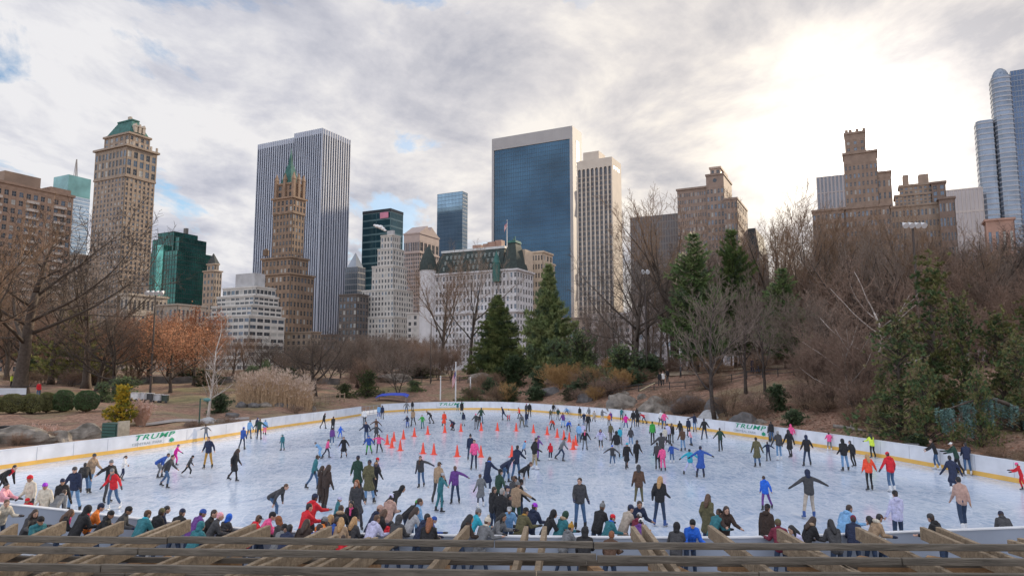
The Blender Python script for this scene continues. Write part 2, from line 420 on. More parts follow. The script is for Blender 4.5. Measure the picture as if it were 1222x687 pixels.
# board lettering
def txt(body,size,m,parent,name,M,shear=0.0,ext=.004,weight=0.0,sx=1.0):
    c=bpy.data.curves.new(name,'FONT'); c.body=body; c.size=size; c.align_x='CENTER'; c.align_y='BOTTOM'; c.shear=shear; c.extrude=ext; c.offset=weight; c.space_character=1.14 if body=='TRUMP' else 1.0
    o=bpy.data.objects.new(name,c); COL.objects.link(o); bpy.context.view_layer.update()
    me=bpy.data.meshes.new_from_object(o.evaluated_get(bpy.context.evaluated_depsgraph_get())); bpy.data.objects.remove(o)
    for v in me.vertices: v.co.x*=sx
    me.materials.clear(); me.materials.append(m)
    o=link(name,me,parent); o.matrix_world=M; return o
def board_sign(parent,pts,pa,pb):
    """sign centred between two photo columns on the inside of the boards"""
    a=min(pts,key=lambda p:abs(proj(p)[0]-pa)); b=min(pts,key=lambda p:abs(proj(p)[0]-pb))
    # exact by projection along the segment list
    def col(px):
        for p,q in zip(pts,pts[1:]):
            x0=proj(p)[0]; x1=proj(q)[0]
            if min(x0,x1)<=px<=max(x0,x1) and abs(x1-x0)>1e-6: return p.lerp(q,(px-x0)/(x1-x0))
    a=col(pa); b=col(pb)
    d=(b-a); L=d.length; d.normalize(); n=Vector((d.y,-d.x,0))
    if n.dot(a-RC)>0: n=-n
    c=(a+b)/2
    # panels are nearly straight here: push out to clear the chord
    dev=max(0.0,max(((p-a).dot(n) for p in pts if a.y<=p.y<=b.y or b.y<=p.y<=a.y),default=0))
    c=c+n*(.012+dev)
    rot=Matrix(((d.x,0,n.x),(d.y,0,n.y),(0,1,0))).to_4x4()
    def M(off,z): return Matrix.Translation(c+d*off+Vector((0,0,z)))@rot
    s=L/4.2
    txt('TRUMP',.50,M_green,parent,'lettering',M(-.02*s,.62),.30,.004,.006,L/1.62*.75)
    txt('CENTRAL PARK',.24,M_grey,parent,'lettering',M(-.13*L,.33),0,.003,.003,L*.62/1.72)
    mb=MB()                       # small tree emblem
    e=[(0,-.0),(.05,.0),(.05,.08),(.2,.03),(.16,.13),(.27,.17),(.17,.25),(.2,.34),(.1,.32),(0,.44)]
    poly=e+[(-x,y) for x,y in e[::-1][1:]]
    mb.v=[(x*.95*s,y*.8,.004) for x,y in poly]+[(x*.95*s,y*.8,-.004) for x,y in poly]; n_=len(poly)
    mb.face(list(range(n_))); mb.face([n_+i for i in range(n_)][::-1])
    for i in range(n_): j=(i+1)%n_; mb.face([i,n_+i,n_+j,j])
    o=mb.build('emblem',M_green,parent); o.matrix_world=M(.37*L,.29)
board_sign(b_left,Lw,152,211)
board_sign(b_far,Fw,517,553)
board_sign(b_far,Fw,873,918)
# ------------------------------------------------------------------ buildings
PHI=R(27.0)                                   # street grid: right-hand faces run away along V, left-hand faces along U
V=Vector((math.sin(PHI),math.cos(PHI),0)); U=Vector((-math.cos(PHI),math.sin(PHI),0))
ROT=R(90)-PHI                                 # local x = V, local y = U
stone={}
def S(name,c,var=.14,scale=.25,rough=.85,bump=.0): return mat(name,c,rough,var,scale,bump=bump)
def glass(name,c,rough=.12,metal=.55,var=.25,scale=.06): return mat(name,c,rough,var,scale,metal=metal,detail=8)
M_pane=[mat('pane_dark',(.035,.045,.06),.15,0,metal=.2),mat('pane_blue',(.10,.14,.19),.12,0,metal=.4),mat('pane_blind',(.42,.42,.40),.5,0)]
M_pane2=[mat('pane_dark',(.035,.045,.06)),mat('pane_black',(.02,.024,.03),.12,0,metal=.2),mat('pane_blue',(.10,.14,.19))]
M_slate=S('slate_roof',(.045,.055,.06)); M_copper=S('copper_green',(.04,.13,.118),.25,.4); M_tank=S('tank_wood',(.16,.11,.08))
M_flatroof=S('flat_roof',(.16,.155,.15))

def extent(P,px,py,dirv):
    """how far along dirv from P until the photo column px is reached"""
    lo,hi=0.0,400.0; s=1 if proj(P+dirv*400)[0]>proj(P)[0] else -1
    for _ in range(50):
        m=(lo+hi)/2
        if (proj(P+dirv*m)[0]-px)*s<0: lo=m
        else: hi=m
    return (lo+hi)/2
class Bld:
    def __init__(s,name,xc,yt,D,label,xl=None,xr=None,cat='building',group=None):
        s.P=at(xc,yt,D); s.D=D; s.top=s.P.z
        s.base=min(5.0,s.top-3)-5.0
        s.e=empty(name,(s.P.x,s.P.y,s.base),ROT,label,cat,group)
        s.H=s.top-s.base
        s.a=extent(s.P,xl,yt,U) if xl is not None else None
        s.b=extent(s.P,xr,yt,V) if xr is not None else None
        s.wins=[]; s.others=0
    def z(s,yt):
        """local height of the photo row yt at the near corner"""
        x=proj(s.P)[0]
        return at(x,yt,s.D).z-s.base
    def along(s,px,py,d):
        return extent(Vector((s.P.x,s.P.y,at(px,py,s.D).z)),px,py,d)
    def core(s,name,x0,x1,y0,y1,z0,z1,m,smooth=False):
        mb=MB(); mb.box(x0,x1,y0,y1,z0,z1); return mb.build(name,m,s.e)
    def tier(s,x0,x1,y0,y1,z0,z1,m,nx=0,ny=0,nf=10,pw=.4,sh=.4,proud=.35,faces='xy',panes=None,name='wall',top=1.5,bot=0.0,winobj=True,cornice=.5,mp=None,arch=False,relief=True,pair=False):
        """one box of the building; nx/ny bays on the face toward -x / -y, nf floors"""
        mb=MB(); g=proud
        mb.box(x0+g,x1-g,y0+g,y1-g,z0,z1-.05)
        zz1=z1-top; zz0=z0+bot; fh=(zz1-zz0)/nf; panes=panes or M_pane
        mb.box(x0-.02,x1+.02,y0-.02,y1+.02,zz1,z1)                # solid frieze
        if cornice: mb.box(x0-cornice,x1+cornice,y0-cornice,y1+cornice,z1-.012*s.H*.4-.6,z1-.02)
        if bot>0: mb.box(x0-.01,x1+.01,y0-.01,y1+.01,z0,zz0)
        for f,(n,L0,L1) in {'x':(nx,y0,y1),'y':(ny,x0,x1),'Y':(ny,x0,x1)}.items():
            if f not in faces or n<1: continue
            bw=(L1-L0)/n
            def put(u0,u1,d0,d1,za,zb):
                if f=='x': mb.box(x0+d0,x0+d1,u0,u1,za,zb)
                elif f=='y': mb.box(u0,u1,y0+d0,y0+d1,za,zb)
                else: mb.box(u0,u1,y1-d1,y1-d0,za,zb)
            for i in range(n+1):
                c=L0+bw*i; h=bw*pw/2
                put(max(L0,c-h),min(L1,c+h),0,g+.02,zz0,zz1)
            for k in range(nf+1):
                za=zz0+fh*k-fh*sh*.5; zb=zz0+fh*k+fh*sh*.5
                put(L0,L1,.07,g+.03,max(zz0,za),min(zz1,zb))
            ww=bw*(1-pw); wh=fh*(1-sh)
            for k in range(nf-1,-1,-1):
                for i in range(n):
                    c=L0+bw*(i+.5); zc=zz0+fh*(k+.5)
                    s.wins.append((f,c,{'x':x0,'y':y0,'Y':y1}[f],zc,ww,wh,panes,g))
        if 'Y' not in faces: pass
        return mb.build(name,m,s.e)
    def finish(s,limit=100,frame=None):
        """window openings: the topmost ones as single parts, the rest of the facade as one part"""
        w=sorted(s.wins,key=lambda q:-q[3]); cache={}; r=random.Random(int(s.D*10))
        fm=frame or mat('sash_grey',(.30,.29,.28),.6,0)
        def geo(mb,f,c,pl,zc,ww,wh,g,pm,fmi):
            d0,d1=(g*.55,g+.01)
            def bx(u0,u1,da,db,za,zb,mi):
                if f=='x': mb.box(pl+da,pl+db,u0,u1,za,zb,mi)
                elif f=='y': mb.box(u0,u1,pl+da,pl+db,za,zb,mi)
                else: mb.box(u0,u1,pl-db,pl-da,za,zb,mi)
            bx(c-ww/2,c+ww/2,d0,d1,zc-wh/2,zc+wh/2,pm)
            bx(c-ww/2,c+ww/2,d0-.05,d0-.005,zc-.05,zc+.05,fmi)
            bx(c-.04,c+.04,d0-.045,d0-.004,zc-wh/2,zc+wh/2,fmi)
        for q in w[:limit]:
            f,c,pl,zc,ww,wh,pn,g=q; pm=r.choices(range(len(pn)),(6,3,1.6)[:len(pn)])[0]
            k=(f,round(ww,2),round(wh,2),id(pn),pm,round(g,2))
            if k not in cache:
                mb=MB(); geo(mb,f,0,0,0,ww,wh,g,0,1); cache[k]=mb.mesh('window',[pn[pm],fm])
            o=link('window',cache[k],s.e)
            o.location=(pl,c,zc) if f=='x' else (c,pl,zc)
        if len(w)>limit:
            mb=MB(); ml=[]; 
            for q in w[limit:]:
                f,c,pl,zc,ww,wh,pn,g=q; pm=r.choices(range(len(pn)),(6,3,1.6)[:len(pn)])[0]
                for mm_ in (pn[pm],fm):
                    if mm_ not in ml: ml.append(mm_)
                geo(mb,f,c,pl,zc,ww,wh,g,ml.index(pn[pm]),ml.index(fm))
            o=mb.build('window',ml,s.e); tag(o,kind='stuff')
    def curtain(s,x0,x1,y0,y1,z0,z1,mg,mm_,nx,ny,nf,mw=.25,mh=.3,proud=.18,faces='xy',gname='glass_wall'):
        """sheer glass wall with a grid of mullions and floor lines"""
        s.core(gname,x0,x1,y0,y1,z0,z1,mg)
        mb=MB()
        for f,n,L0,L1 in (('x',nx,y0,y1),('y',ny,x0,x1),('Y',ny,x0,x1)):
            if f not in faces: continue
            def put(u0,u1,p,za,zb):
                if f=='x': mb.box(x0-p,x0-.003,u0,u1,za,zb)
                elif f=='y': mb.box(u0,u1,y0-p,y0-.003,za,zb)
                else: mb.box(u0,u1,y1+.003,y1+p,za,zb)
            for i in range(n+1):
                c=L0+(L1-L0)*i/n
                if mw>0: put(max(L0,c-mw/2),min(L1,c+mw/2),proud,z0,z1)
            for k in range(nf+1):
                c=z0+(z1-z0)*k/nf
                if mh>0: put(L0,L1,proud*.8,max(z0,c-mh/2),min(z1,c+mh/2))
        return mb.build('mullion_grid',mm_,s.e)
    def roofbox(s,name,x0,x1,y0,y1,z0,h,m):
        mb=MB(); mb.box(x0,x1,y0,y1,z0,z0+h); return mb.build(name,m,s.e)
    def tank(s,x,y,z,r=2.0,h=3.6):
        mb=MB()
        for dx in (-1,1):
            for dy in (-1,1): mb.box(x+dx*r*.6-.12,x+dx*r*.6+.12,y+dy*r*.6-.12,y+dy*r*.6+.12,z,z+2)
        mb.tube([(x,y,z+2),(x,y,z+2+h)],r,12); mb.tube([(x,y,z+2+h),(x,y,z+3.6+h)],[r*1.05,.05],12)
        return mb.build('water_tank',M_tank,s.e)

def spire(b,name,cx,cy,half,z0,z1,m,k=.05):
    mb=MB(); mb.frustum((cx-half,cx+half,cy-half,cy+half),(cx-half*k,cx+half*k,cy-half*k,cy+half*k),z0,z1); return mb.build(name,m,b.e)

# 1 -- orange brick slab of flats, far left (we see the face that runs away to the right)
b=Bld('apartment_building',-95,194,235,'broad orange brick apartment slab behind the big bare tree',xl=-160,xr=88)
m=S('brick_orange',(.32,.22,.165),.16,.6,bump=.1)
b.tier(0,b.b,0,b.a,0,b.H,m,nx=4,ny=20,nf=22,pw=.42,sh=.42,top=2.5,panes=[M_pane[0],M_pane[1],M_pane[2]])
q=b.along(7,212,V); q2=b.along(50,216,V)
b.roofbox('penthouse',q,q2,2,10,b.H,4.5,S('brick_tan',(.29,.21,.16)))
b.roofbox('bulkhead',q2+4,q2+12,2,8,b.H,2.2,m)
mbb=MB()
for k in range(18):
    for i in (3,8,13,17):
        u=(b.b)/20*i; zz=b.H-6-k*(b.H-8)/22; mbb.box(u+.4,u+b.b/20*2-.4,-1.1,.0,zz-.9,zz+.1)
mbb.build('balcony',S('balcony_white',(.50,.45,.41)),b.e)
b.finish()

# 2 -- pale blue glass tower with mast
b=Bld('glass_tower',82,208,900,'pale blue glass tower with teal crown and lattice mast',xl=64,xr=109)
zc=b.z(232); b.curtain(0,b.b,0,b.a,0,zc-.3,glass('glass_pale',(.34,.48,.62),.12,.5),mat('mullion_pale',(.55,.62,.68),.4,0),14,18,int(zc/5),.3,1.0)
b.core('crown_band',0.15,b.b-.15,.15,b.a-.15,zc-.3,b.H,glass('glass_teal',(.16,.33,.34),.2,.3))
mb=MB(); cxm=b.b*.45; zt=b.z(186)-b.H
for k in range(12):
    z0=b.H+zt*k/12; z1=b.H+zt*(k+1)/12; h=1.6*(1-k/14)
    for dx,dy in ((-h,-h),(h,-h),(h,h),(-h,h)): mb.bar((cxm+dx,8+dy,z0),(cxm+dx,8+dy,z1),.5,.5)
    mb.bar((cxm-h,8-h,z0),(cxm+h,8-h,z1),.35,.35); mb.bar((cxm+h,8-h,z0),(cxm-h,8-h,z1),.35,.35)
mb.build('mast',mat('mast_grey',(.25,.24,.25),.5,0),b.e)

# 3 -- stone hotel tower with green mansard
m=S('stone_tan',(.30,.235,.185),.15,.3,bump=.08); m2=S('stone_light',(.43,.375,.315),.12,.3)
b=Bld('hotel_tower',152,172,430,'tall tan stone hotel tower crowned by a green copper mansard roof',xl=115,xr=187)
zs=b.z(208)
b.tier(0,b.b,0,b.a,0,zs,m,nx=9,ny=7,nf=34,pw=.52,sh=.46,top=1.2,bot=20)
b.tier(-.3,b.b+.3,-.3,b.a+.3,zs,b.H,S('stone_crown',(.30,.24,.19),.15,.3),nx=9,ny=5,nf=3,pw=.4,sh=.3,top=3,cornice=1.2)
zu=b.z(160)
b.tier(3,b.b-3,3,b.a-3,b.H,zu+3,m,nx=5,ny=4,nf=2,pw=.5,sh=.4,top=1.5,cornice=.8)
mb=MB(); zr=b.z(142)+3; h3=(3.5,b.b-3.5,3.5,b.a-3.5)
mb.frustum(h3,(8,b.b-8,8.5,b.a-8.5),zu+3,zr); mb.box(7.6,b.b-7.6,8.1,b.a-8.1,zr,zr+1.0); roof=mb.build('mansard_roof',M_copper,b.e)
for i in range(3):
    mb=MB(); t=6+(b.b-12)*(i+.5)/3; mb.box(t-.9,t+.9,3.2,6,zu+4,zu+8); mb.frustum((t-1.1,t+1.1,3.0,6),(t-.1,t+.1,3.0,6),zu+8,zu+10); mb.build('dormer',m2,roof)
mb=MB(); mb.box(b.b*.55,b.b*.62,b.a*.5,b.a*.58,zr+1,zr+5); mb.build('chimney',m2,roof)
for i in range(6):
    mb=MB(); x=b.b*i/5; mb.box(x-.5,x+.5,-.5,.5,b.H,b.H+3); mb.build('pinnacle',m2,b.e)
zw=b.z(350); b.tier(b.b*.05,b.b*1.35,-9,-.8,0,zw,m2,nx=2,ny=9,nf=5,pw=.5,sh=.4,top=2,cornice=.8)
zw=b.z(300); b.tier(-6,b.b*.6,b.a+.8,b.a+16,0,zw,m,nx=5,ny=5,nf=14,pw=.5,sh=.45,top=2)
b.finish()

# 4 -- dark green glass tower with chamfered top
b=Bld('glass_tower',208,276,520,'faceted dark green glass tower with chamfered shoulders',xl=189,xr=236)
mg=glass('glass_green',(.03,.13,.115),.10,.5,.45,.12); mm_=mat('mullion_green',(.02,.05,.05),.4,0)
mg2=glass('glass_green_reflection',(.10,.36,.31),.15,.4,.5,.2)
b.curtain(0,b.b,0,b.a,0,b.H,mg,mm_,10,16,30,.22,.5,gname='glass_wall')
b.curtain(b.b*.04,b.b*1.2,-5,b.a*1.4,0,b.z(283),mg,mm_,12,18,28,.22,.5,gname='glass_shoulder')
b.curtain(-3,b.b*1.3,-9,b.a*1.75,0,b.z(300),mg,mm_,14,18,26,.22,.5,gname='glass_base')
b.core('reflection_panel',-3.6,0,b.a*.35,b.a*.75,20,b.z(292),mg2)  # bright reflection on the left face, put in as a lighter glass panel
b.roofbox('bulkhead',b.b*.6,b.b*.7,3,6,b.H,5,M_flatroof)

# 5 -- slim stone tower with pyramid cap
b=Bld('stone_tower',256,322,480,'slim grey stone tower with pointed cap beside the green glass tower',xl=243,xr=265)
b.tier(0,b.b,0,b.a,0,b.H,S('stone_grey',(.36,.30,.25)),nx=3,ny=3,nf=16,pw=.5,sh=.45,cornice=.6)
b.tier(1.5,b.b-1.5,1.5,b.a-1.5,b.H,b.H+5,S('stone_grey',(.36,.30,.25)),nx=2,ny=2,nf=1,pw=.5,sh=.4,top=1)
mb=MB(); mb.frustum((1.2,b.b-1.2,1.2,b.a-1.2),(b.b/2-.15,b.b/2+.15,b.a/2-.15,b.a/2+.15),b.H+5,b.z(301)); mb.build('pyramid_roof',M_slate,b.e)
b.finish()
# low white building at the tree line
b=Bld('low_building',212,362,330,'low white flat roofed building just above the orange oak',xl=186,xr=246)
b.tier(0,b.b,0,b.a,0,b.H,m2,nx=5,ny=7,nf=4,pw=.5,sh=.4,top=1); b.finish()

# 6 -- white stepped apartment house
m=S('concrete_white',(.55,.53,.50),.1,.3)
b=Bld('apartment_building',306,341,400,'white stepped apartment house with dark ribbon windows',xl=266,xr=329)
for yt,gx,gy,nf in ((341,0,0,1),(352,-3,3.5,2),(364,-6,5,2),(377,-9,5,12)):
    zt=b.z(yt); prev={341:b.z(352),352:b.z(364),364:b.z(377),377:0}[yt]
    b.tier(gx,b.b-gx*.3,gx*.6,b.a+gy*.3,prev,zt,m,nx=8,ny=5,nf=nf if yt!=377 else 9,pw=.16,sh=.5,top=.9,cornice=.3,proud=.5)
b.roofbox('penthouse',3,b.b*.75,5,b.a*.75,b.H,b.z(324)-b.H,S('concrete_grey',(.42,.42,.43)))
b.finish()

# 7 -- tall white-piered tower
b=Bld('office_tower',385,153,620,'very tall white office tower of narrow vertical piers and dark glass',xl=352,xr=418)
mw=S('marble_white',(.43,.475,.56),.06,.05,.5); gd=glass('glass_navy',(.03,.05,.10),.15,.35,.3)
def piers(b,x0,x1,y0,y1,z0,z1,nx,ny,pw,mg,mp,band=5,faces='xy'):
    b.core('glass_wall',x0,x1,y0,y1,z0,z1-band,mg)
    mb=MB()
    for i in range(nx+1):
        c=y0+(y1-y0)*i/nx; w_=(y1-y0)/nx*pw/2; mb.box(x0-.9,x0-.003,max(y0-.9,c-w_),min(y1,c+w_),z0,z1)
    for i in range(ny+1):
        c=x0+(x1-x0)*i/ny; w_=(x1-x0)/ny*pw/2; mb.box(max(x0,c-w_),min(x1,c+w_),y0-.9,y0-.003,z0,z1)
    mb.box(x0-.4,x1+.4,y0-.4,y1+.4,z1-band,z1-.02)
    mb.build('pier',mp,b.e)
piers(b,0,b.b,0,b.a,0,b.H,13,12,.36,gd,mw)
b.roofbox('penthouse',6,b.b-6,6,b.a-6,b.H,2.0,mw)
a2=b.along(304,172,U)
piers(b,4.0,b.b,b.a+.2,a2,0,b.H-2,18,8,.36,gd,mw)
mb=MB(); mb.box(4.1,b.b,a2+.1,a2+.5,0,b.H-2); mb.build('end_wall',mw,b.e)

# 8 -- brown gothic hotel with copper spire
m=S('brick_brown',(.23,.165,.12),.2,.3,bump=.1); mt=S('terracotta',(.27,.185,.13),.15,.4)
b=Bld('hotel_tower',350,234,470,'slender brown hotel tower with gothic gables and green copper spire',xl=327,xr=364)
b.tier(0,b.b,0,b.a,0,b.z(252),m,nx=6,ny=4,nf=24,pw=.5,sh=.45,top=.8)
b.tier(-.5,b.b+.5,-.5,b.a+.5,b.z(252),b.H,mt,nx=5,ny=4,nf=2,pw=.45,sh=.3,top=2,cornice=.8)
zt=b.z(216); b.tier(1.5,b.b-1.5,1.5,b.a-1.5,b.H,zt,mt,nx=3,ny=3,nf=2,pw=.45,sh=.35,top=1)
for (x,y) in ((1,1),(1,b.a-1),(b.b-1,1),(b.b-1,b.a-1),(1,b.a/2),(b.b/2,1)):
    mb=MB(); mb.box(x-1,x+1,y-1,y+1,b.H,zt+2); mb.frustum((x-1.2,x+1.2,y-1.2,y+1.2),(x-.1,x+.1,y-.1,y+.1),zt+2,zt+7); mb.build('gable_turret',mt,b.e)
cx_,cy_=b.b/2,b.a/2; h0=min(b.b,b.a)*.36
mb=MB(); z1=b.z(200); z2=b.z(185)
mb.frustum((cx_-h0,cx_+h0,cy_-h0*1.2,cy_+h0*1.2),(cx_-1.6,cx_+1.6,cy_-1.6,cy_+1.6),zt,z1+4); mb.frustum((cx_-1.2,cx_+1.2,cy_-1.2,cy_+1.2),(cx_-.05,cx_+.05,cy_-.05,cy_+.05),z1+4,z2+8); mb.build('spire',M_copper,b.e)
zt=b.z(306); b.tier(-2,b.b+3.0,-2,b.a+7,0,zt,m,nx=8,ny=6,nf=14,pw=.5,sh=.45,top=1.5,cornice=.8)
zt=b.z(326); b.tier(-4,b.b+7,-4,b.a+3,0,zt,m,nx=7,ny=7,nf=12,pw=.5,sh=.45,top=1.5,cornice=.8)
b.tank(-1,b.a+4.5,b.z(306))
b.finish()

# 9 -- white setback tower with plume
m=S('limestone_white',(.52,.50,.47),.1,.3,bump=.06)
b=Bld('office_tower',470,281,480,'pale limestone setback tower stepping up like a ziggurat',xl=450,xr=484)
tiers=[(278,3,3,b.a-1,b.b-2,2),(295,1,1,b.a,b.b,3),(316,-1,-1,b.a+3,b.b+1,4),(345,-4,-4,b.a+9,b.b+5,6),(378,-7,-7,b.a+11,b.b+8,8)]
for k,(yt,x0,y0,a_,b_,nf) in enumerate(tiers):
    z0=b.z(tiers[k+1][0]) if k+1<len(tiers) else 0
    b.tier(x0,b_,y0,a_,z0,b.z(yt),m,nx=max(4,int((a_-y0)/2.6)),ny=max(4,int((b_-x0)/2.6)),nf=max(2,int((b.z(yt)-z0)/3.6)),pw=.5,sh=.42,top=1.2,cornice=.25)
b.roofbox('penthouse',6,b.b-6,5,b.a-4,b.z(278),3.5,S('concrete_grey',(.42,.42,.43)))
b.finish()
st=MB(); c=at(457,273,482)
for i,(dx,dz,r) in enumerate(((0,0,1.6),(-1.8,1.2,2.0),(-4,1.8,1.7),(1.5,-1.2,1.1),(-5.8,2.4,1.1))): st.ell((c.x+dx,c.y,c.z+dz),(r,r,r*.7))
tag(st.build('steam_plume',mat('steam',(.85,.85,.86),1,.05,.3),None,True),'small white plume of steam above the limestone ziggurat tower','steam')

# 10 -- dark teal tower with sign
b=Bld('glass_tower',466,252,680,'dark teal glass tower with pink rooftop sign',xl=433,xr=481)
b.curtain(0,b.b,0,b.a,0,b.H,glass('glass_teal_dark',(.035,.09,.11),.12,.4),mat('spandrel_teal',(.13,.22,.24),.4,0),2,2,int(b.H/7),.3,1.6)
b.core('roof_band',-.3,b.b+.3,-.3,b.a+.3,b.H,b.H+3,mat('band_dark',(.04,.05,.06),.5,0))
mb=MB(); mb.box(-1.0,-.5,2,12,b.H-6.5,b.H-.5); mb.build('rooftop_sign',mat('sign_pink',(.75,.30,.42),.4,.1,.3),b.e)
# 11 -- small glass pyramid
b=Bld('office_building',427,318,600,'small dark office block with glass pyramid roof',xl=412,xr=436)
b.curtain(0,b.b,0,b.a,0,b.H,glass('glass_slate',(.09,.11,.14),.15,.4),mat('mullion_slate',(.14,.15,.17),.4,0),6,5,18,.3,.9)
spire(b,'pyramid_roof',b.b/2,b.a/2,min(b.a,b.b)/2,b.H+.02,b.z(300),glass('glass_slate_roof',(.22,.25,.29),.2,.4),.03)
b=Bld('office_building',426,350,470,'dark narrow block squeezed between the white piered tower and the ziggurat',xl=405,xr=440)
b.tier(0,b.b,0,b.a,0,b.H,S('stone_dark',(.14,.12,.11)),nx=5,ny=4,nf=12,pw=.4,sh=.4); b.finish()

# 12 -- pink granite tower with split pediment
m=S('granite_pink',(.41,.335,.31),.08,.2)
b=Bld('office_tower',501,277,560,'pinkish granite tower with broken pediment roof',xl=482,xr=524)
b.tier(0,b.b,0,b.a,0,b.z(300),m,nx=9,ny=9,nf=30,pw=.35,sh=.3,top=1,panes=M_pane2)
b.tier(-.01,b.b+.01,-.01,b.a+.01,b.z(300),b.H,m,nx=9,ny=5,nf=1,pw=.3,sh=.2,top=7,panes=M_pane2)
mb=MB(); hp=b.z(264)-b.H; n_=9; prof=[(0,0),(b.b*.40,hp*.8)]+[(b.b*.5+b.b*.1*math.cos(math.pi-t*math.pi/n_),hp*.75-b.b*.1*math.sin(t*math.pi/n_)) for t in range(n_+1)]+[(b.b*.60,hp*.8),(b.b,0)]
o=len(mb.v); L=len(prof)
mb.v+=[(x,0,b.H+z) for x,z in prof]+[(x,b.a,b.H+z) for x,z in prof]
mb.face(list(range(L))); mb.face([L+i for i in range(L)][::-1])
for i in range(L): j=(i+1)%L; mb.face([i,L+i,L+j,j])
mb.build('pediment',m,b.e); b.finish()

# 13 -- blue glass slab
b=Bld('glass_tower',552,228,760,'plain mirror blue glass slab beyond the château hotel roof',xl=522,xr=558)
b.curtain(0,b.b,0,b.a,0,b.H,glass('glass_sky',(.17,.27,.37),.08,.65,.2,.05),mat('mullion_blue',(.10,.15,.20),.3,0),18,6,int(b.H/4.2),.18,.35)

# 14 -- chateau hotel
mwht=S('brick_white',(.56,.555,.57),.08,.35); b=Bld('grand_hotel',617,320,330,'long white château style hotel with dark mansard roof and corner turrets',xl=508,xr=636)
zc=b.H; b.tier(0,b.b,0,b.a,0,zc*.62,mwht,nx=26,ny=6,nf=8,pw=.5,sh=.42,top=1,bot=8,cornice=1.0)
b.tier(-.02,b.b+.02,-.02,b.a+.02,zc*.62,zc,mwht,nx=26,ny=6,nf=5,pw=.5,sh=.42,top=1,cornice=.8)
zr=b.z(292); md=S('mansard_dark',(.035,.05,.048),.25,.8)
mb=MB(); mb.frustum((.4,b.b-.4,8,b.a-3),(6,b.b-4,10,b.a-6),zc,zr); roof=mb.build('mansard_roof',md,b.e)
mb=MB(); mb.box(5.6,b.b-4,9.6,b.a-5.6,zr,zr+1.2); mb.build('ridge_walk',mat('ridge_light',(.55,.57,.57),.6,.1,.5),b.e)
for row in range(3):
    for i in range(13):
        y=11+(b.a-20)*(i+.5)/13; t=.12+.27*row; x=.4+5.6*t; z=zc+(zr-zc)*t
        mb=MB(); mb.box(x-.3,x+1.6,y-.45,y+.45,z,z+1.3); mb.frustum((x-.4,x+1.6,y-.6,y+.6),(x-.3,x+1.6,y-.05,y+.05),z+1.3,z+1.9); mb.build('dormer',S('dormer_light',(.22,.26,.255)),roof)
# corner pavilions
ze=b.z(288)
mb=MB(); mb.frustum((-.6,b.b*.62,-.6,8),(2.2,b.b*.45,2.0,6),zc,ze); mb.build('pavilion_roof',md,b.e)
mb=MB(); mb.frustum((1.8,b.b*.48,1.6,6.4),(2.0,b.b*.46,1.9,6.1),ze,ze+1.2); mb.box(2,2.5,2,2.5,ze+1.2,ze+3); mb.box(b.b*.4,b.b*.44,5.4,5.9,ze+1.2,ze+3); mb.build('copper_crest',M_copper,b.e)
mb=MB(); mb.tube([(-1.2,10.5,zc-6),(-1.2,10.5,zc+3)],1.9,10); mb.tube([(-1.2,10.5,zc+3),(-1.2,10.5,zc+9)],[2.1,.05],10); mb.build('turret',M_copper,b.e)
mb=MB(); mb.tube([(0,b.a-1.5,0),(0,b.a-1.5,zc+2)],4.2,14); mb.build('corner_turret',mwht,b.e)
mb=MB(); mb.tube([(0,b.a-1.5,zc+2),(0,b.a-1.5,zc+5),(0,b.a-1.5,zc+9),(0,b.a-1.5,zc+13),(0,b.a-1.5,zc+15)],[4.6,4.3,3.2,1.4,.05],14); mb.build('turret_dome',md,b.e)
for y in (b.a*.35,b.a*.55,b.a*.72):
    mb=MB(); mb.frustum((-.5,3,y-2.2,y+2.2),(-.5,3,y-.2,y+.2),zc,zc+6); mb.build('gable',md,b.e)
mb=MB(); mb.box(b.b*.5,b.b,0,9,zc-.03,b.z(294)); mb.build('side_wing',S('stone_cream',(.55,.45,.35),.1,.4),b.e)
mb=MB(); 
for (x,y,r,h) in ((8,b.a*.4,1.6,2),(8,b.a*.33,2.2,2.6),(8,b.a*.26,1.8,3.2),(9,b.a*.5,2.4,1.8)): mb.box(x-r,x+r,y-r,y+r,zr+1.2,zr+1.2+h)
mb.build('roof_plant',mat('plant_rust',(.35,.22,.17),.8,.2,.4),b.e)
b.finish()
fp=empty('flagpole',at(605,290,322),0,'white rooftop flagpole with hanging flag on the château hotel pavilion','flagpole')
h=at(605,262,322).z-at(605,290,322).z
mb=MB(); mb.tube([(0,0,-2),(0,0,h)],[.18,.1],6); mb.build('pole',mat('pole_white',(.7,.7,.7),.4,0),fp)
def flag(parent,z,w_,hgt,droop=.55,rz=0):
    """hanging striped flag: striped cloth with a blue canton, folded by gravity"""
    mb=MB(); n=7; rows=13
    for k in range(rows+1):
        for i in range(n+1):
            u=i/n; x=u*w_*droop; zz=z-hgt*k/rows-u*w_*.75; y=math.sin(u*9+k*.15)*.10*w_
            mb.v.append((x,y,zz))
    for k in range(rows):
        for i in range(n):
            a=k*(n+1)+i; mi=2 if (k<7 and i<3) else k%2
            mb.face([a,a+1,a+n+2,a+n+1],mi)
    o=mb.build('flag',[mat('flag_red',(.55,.04,.06),.8,.05),mat('flag_white',(.75,.74,.74),.8,.03),mat('flag_blue',(.04,.06,.22),.8,.05)],parent)
    md_=o.modifiers.new('thick','SOLIDIFY'); md_.thickness=.02; o.rotation_euler=(0,0,rz); return o
flag(fp,h-.3,4.2,2.6,.3,R(180))

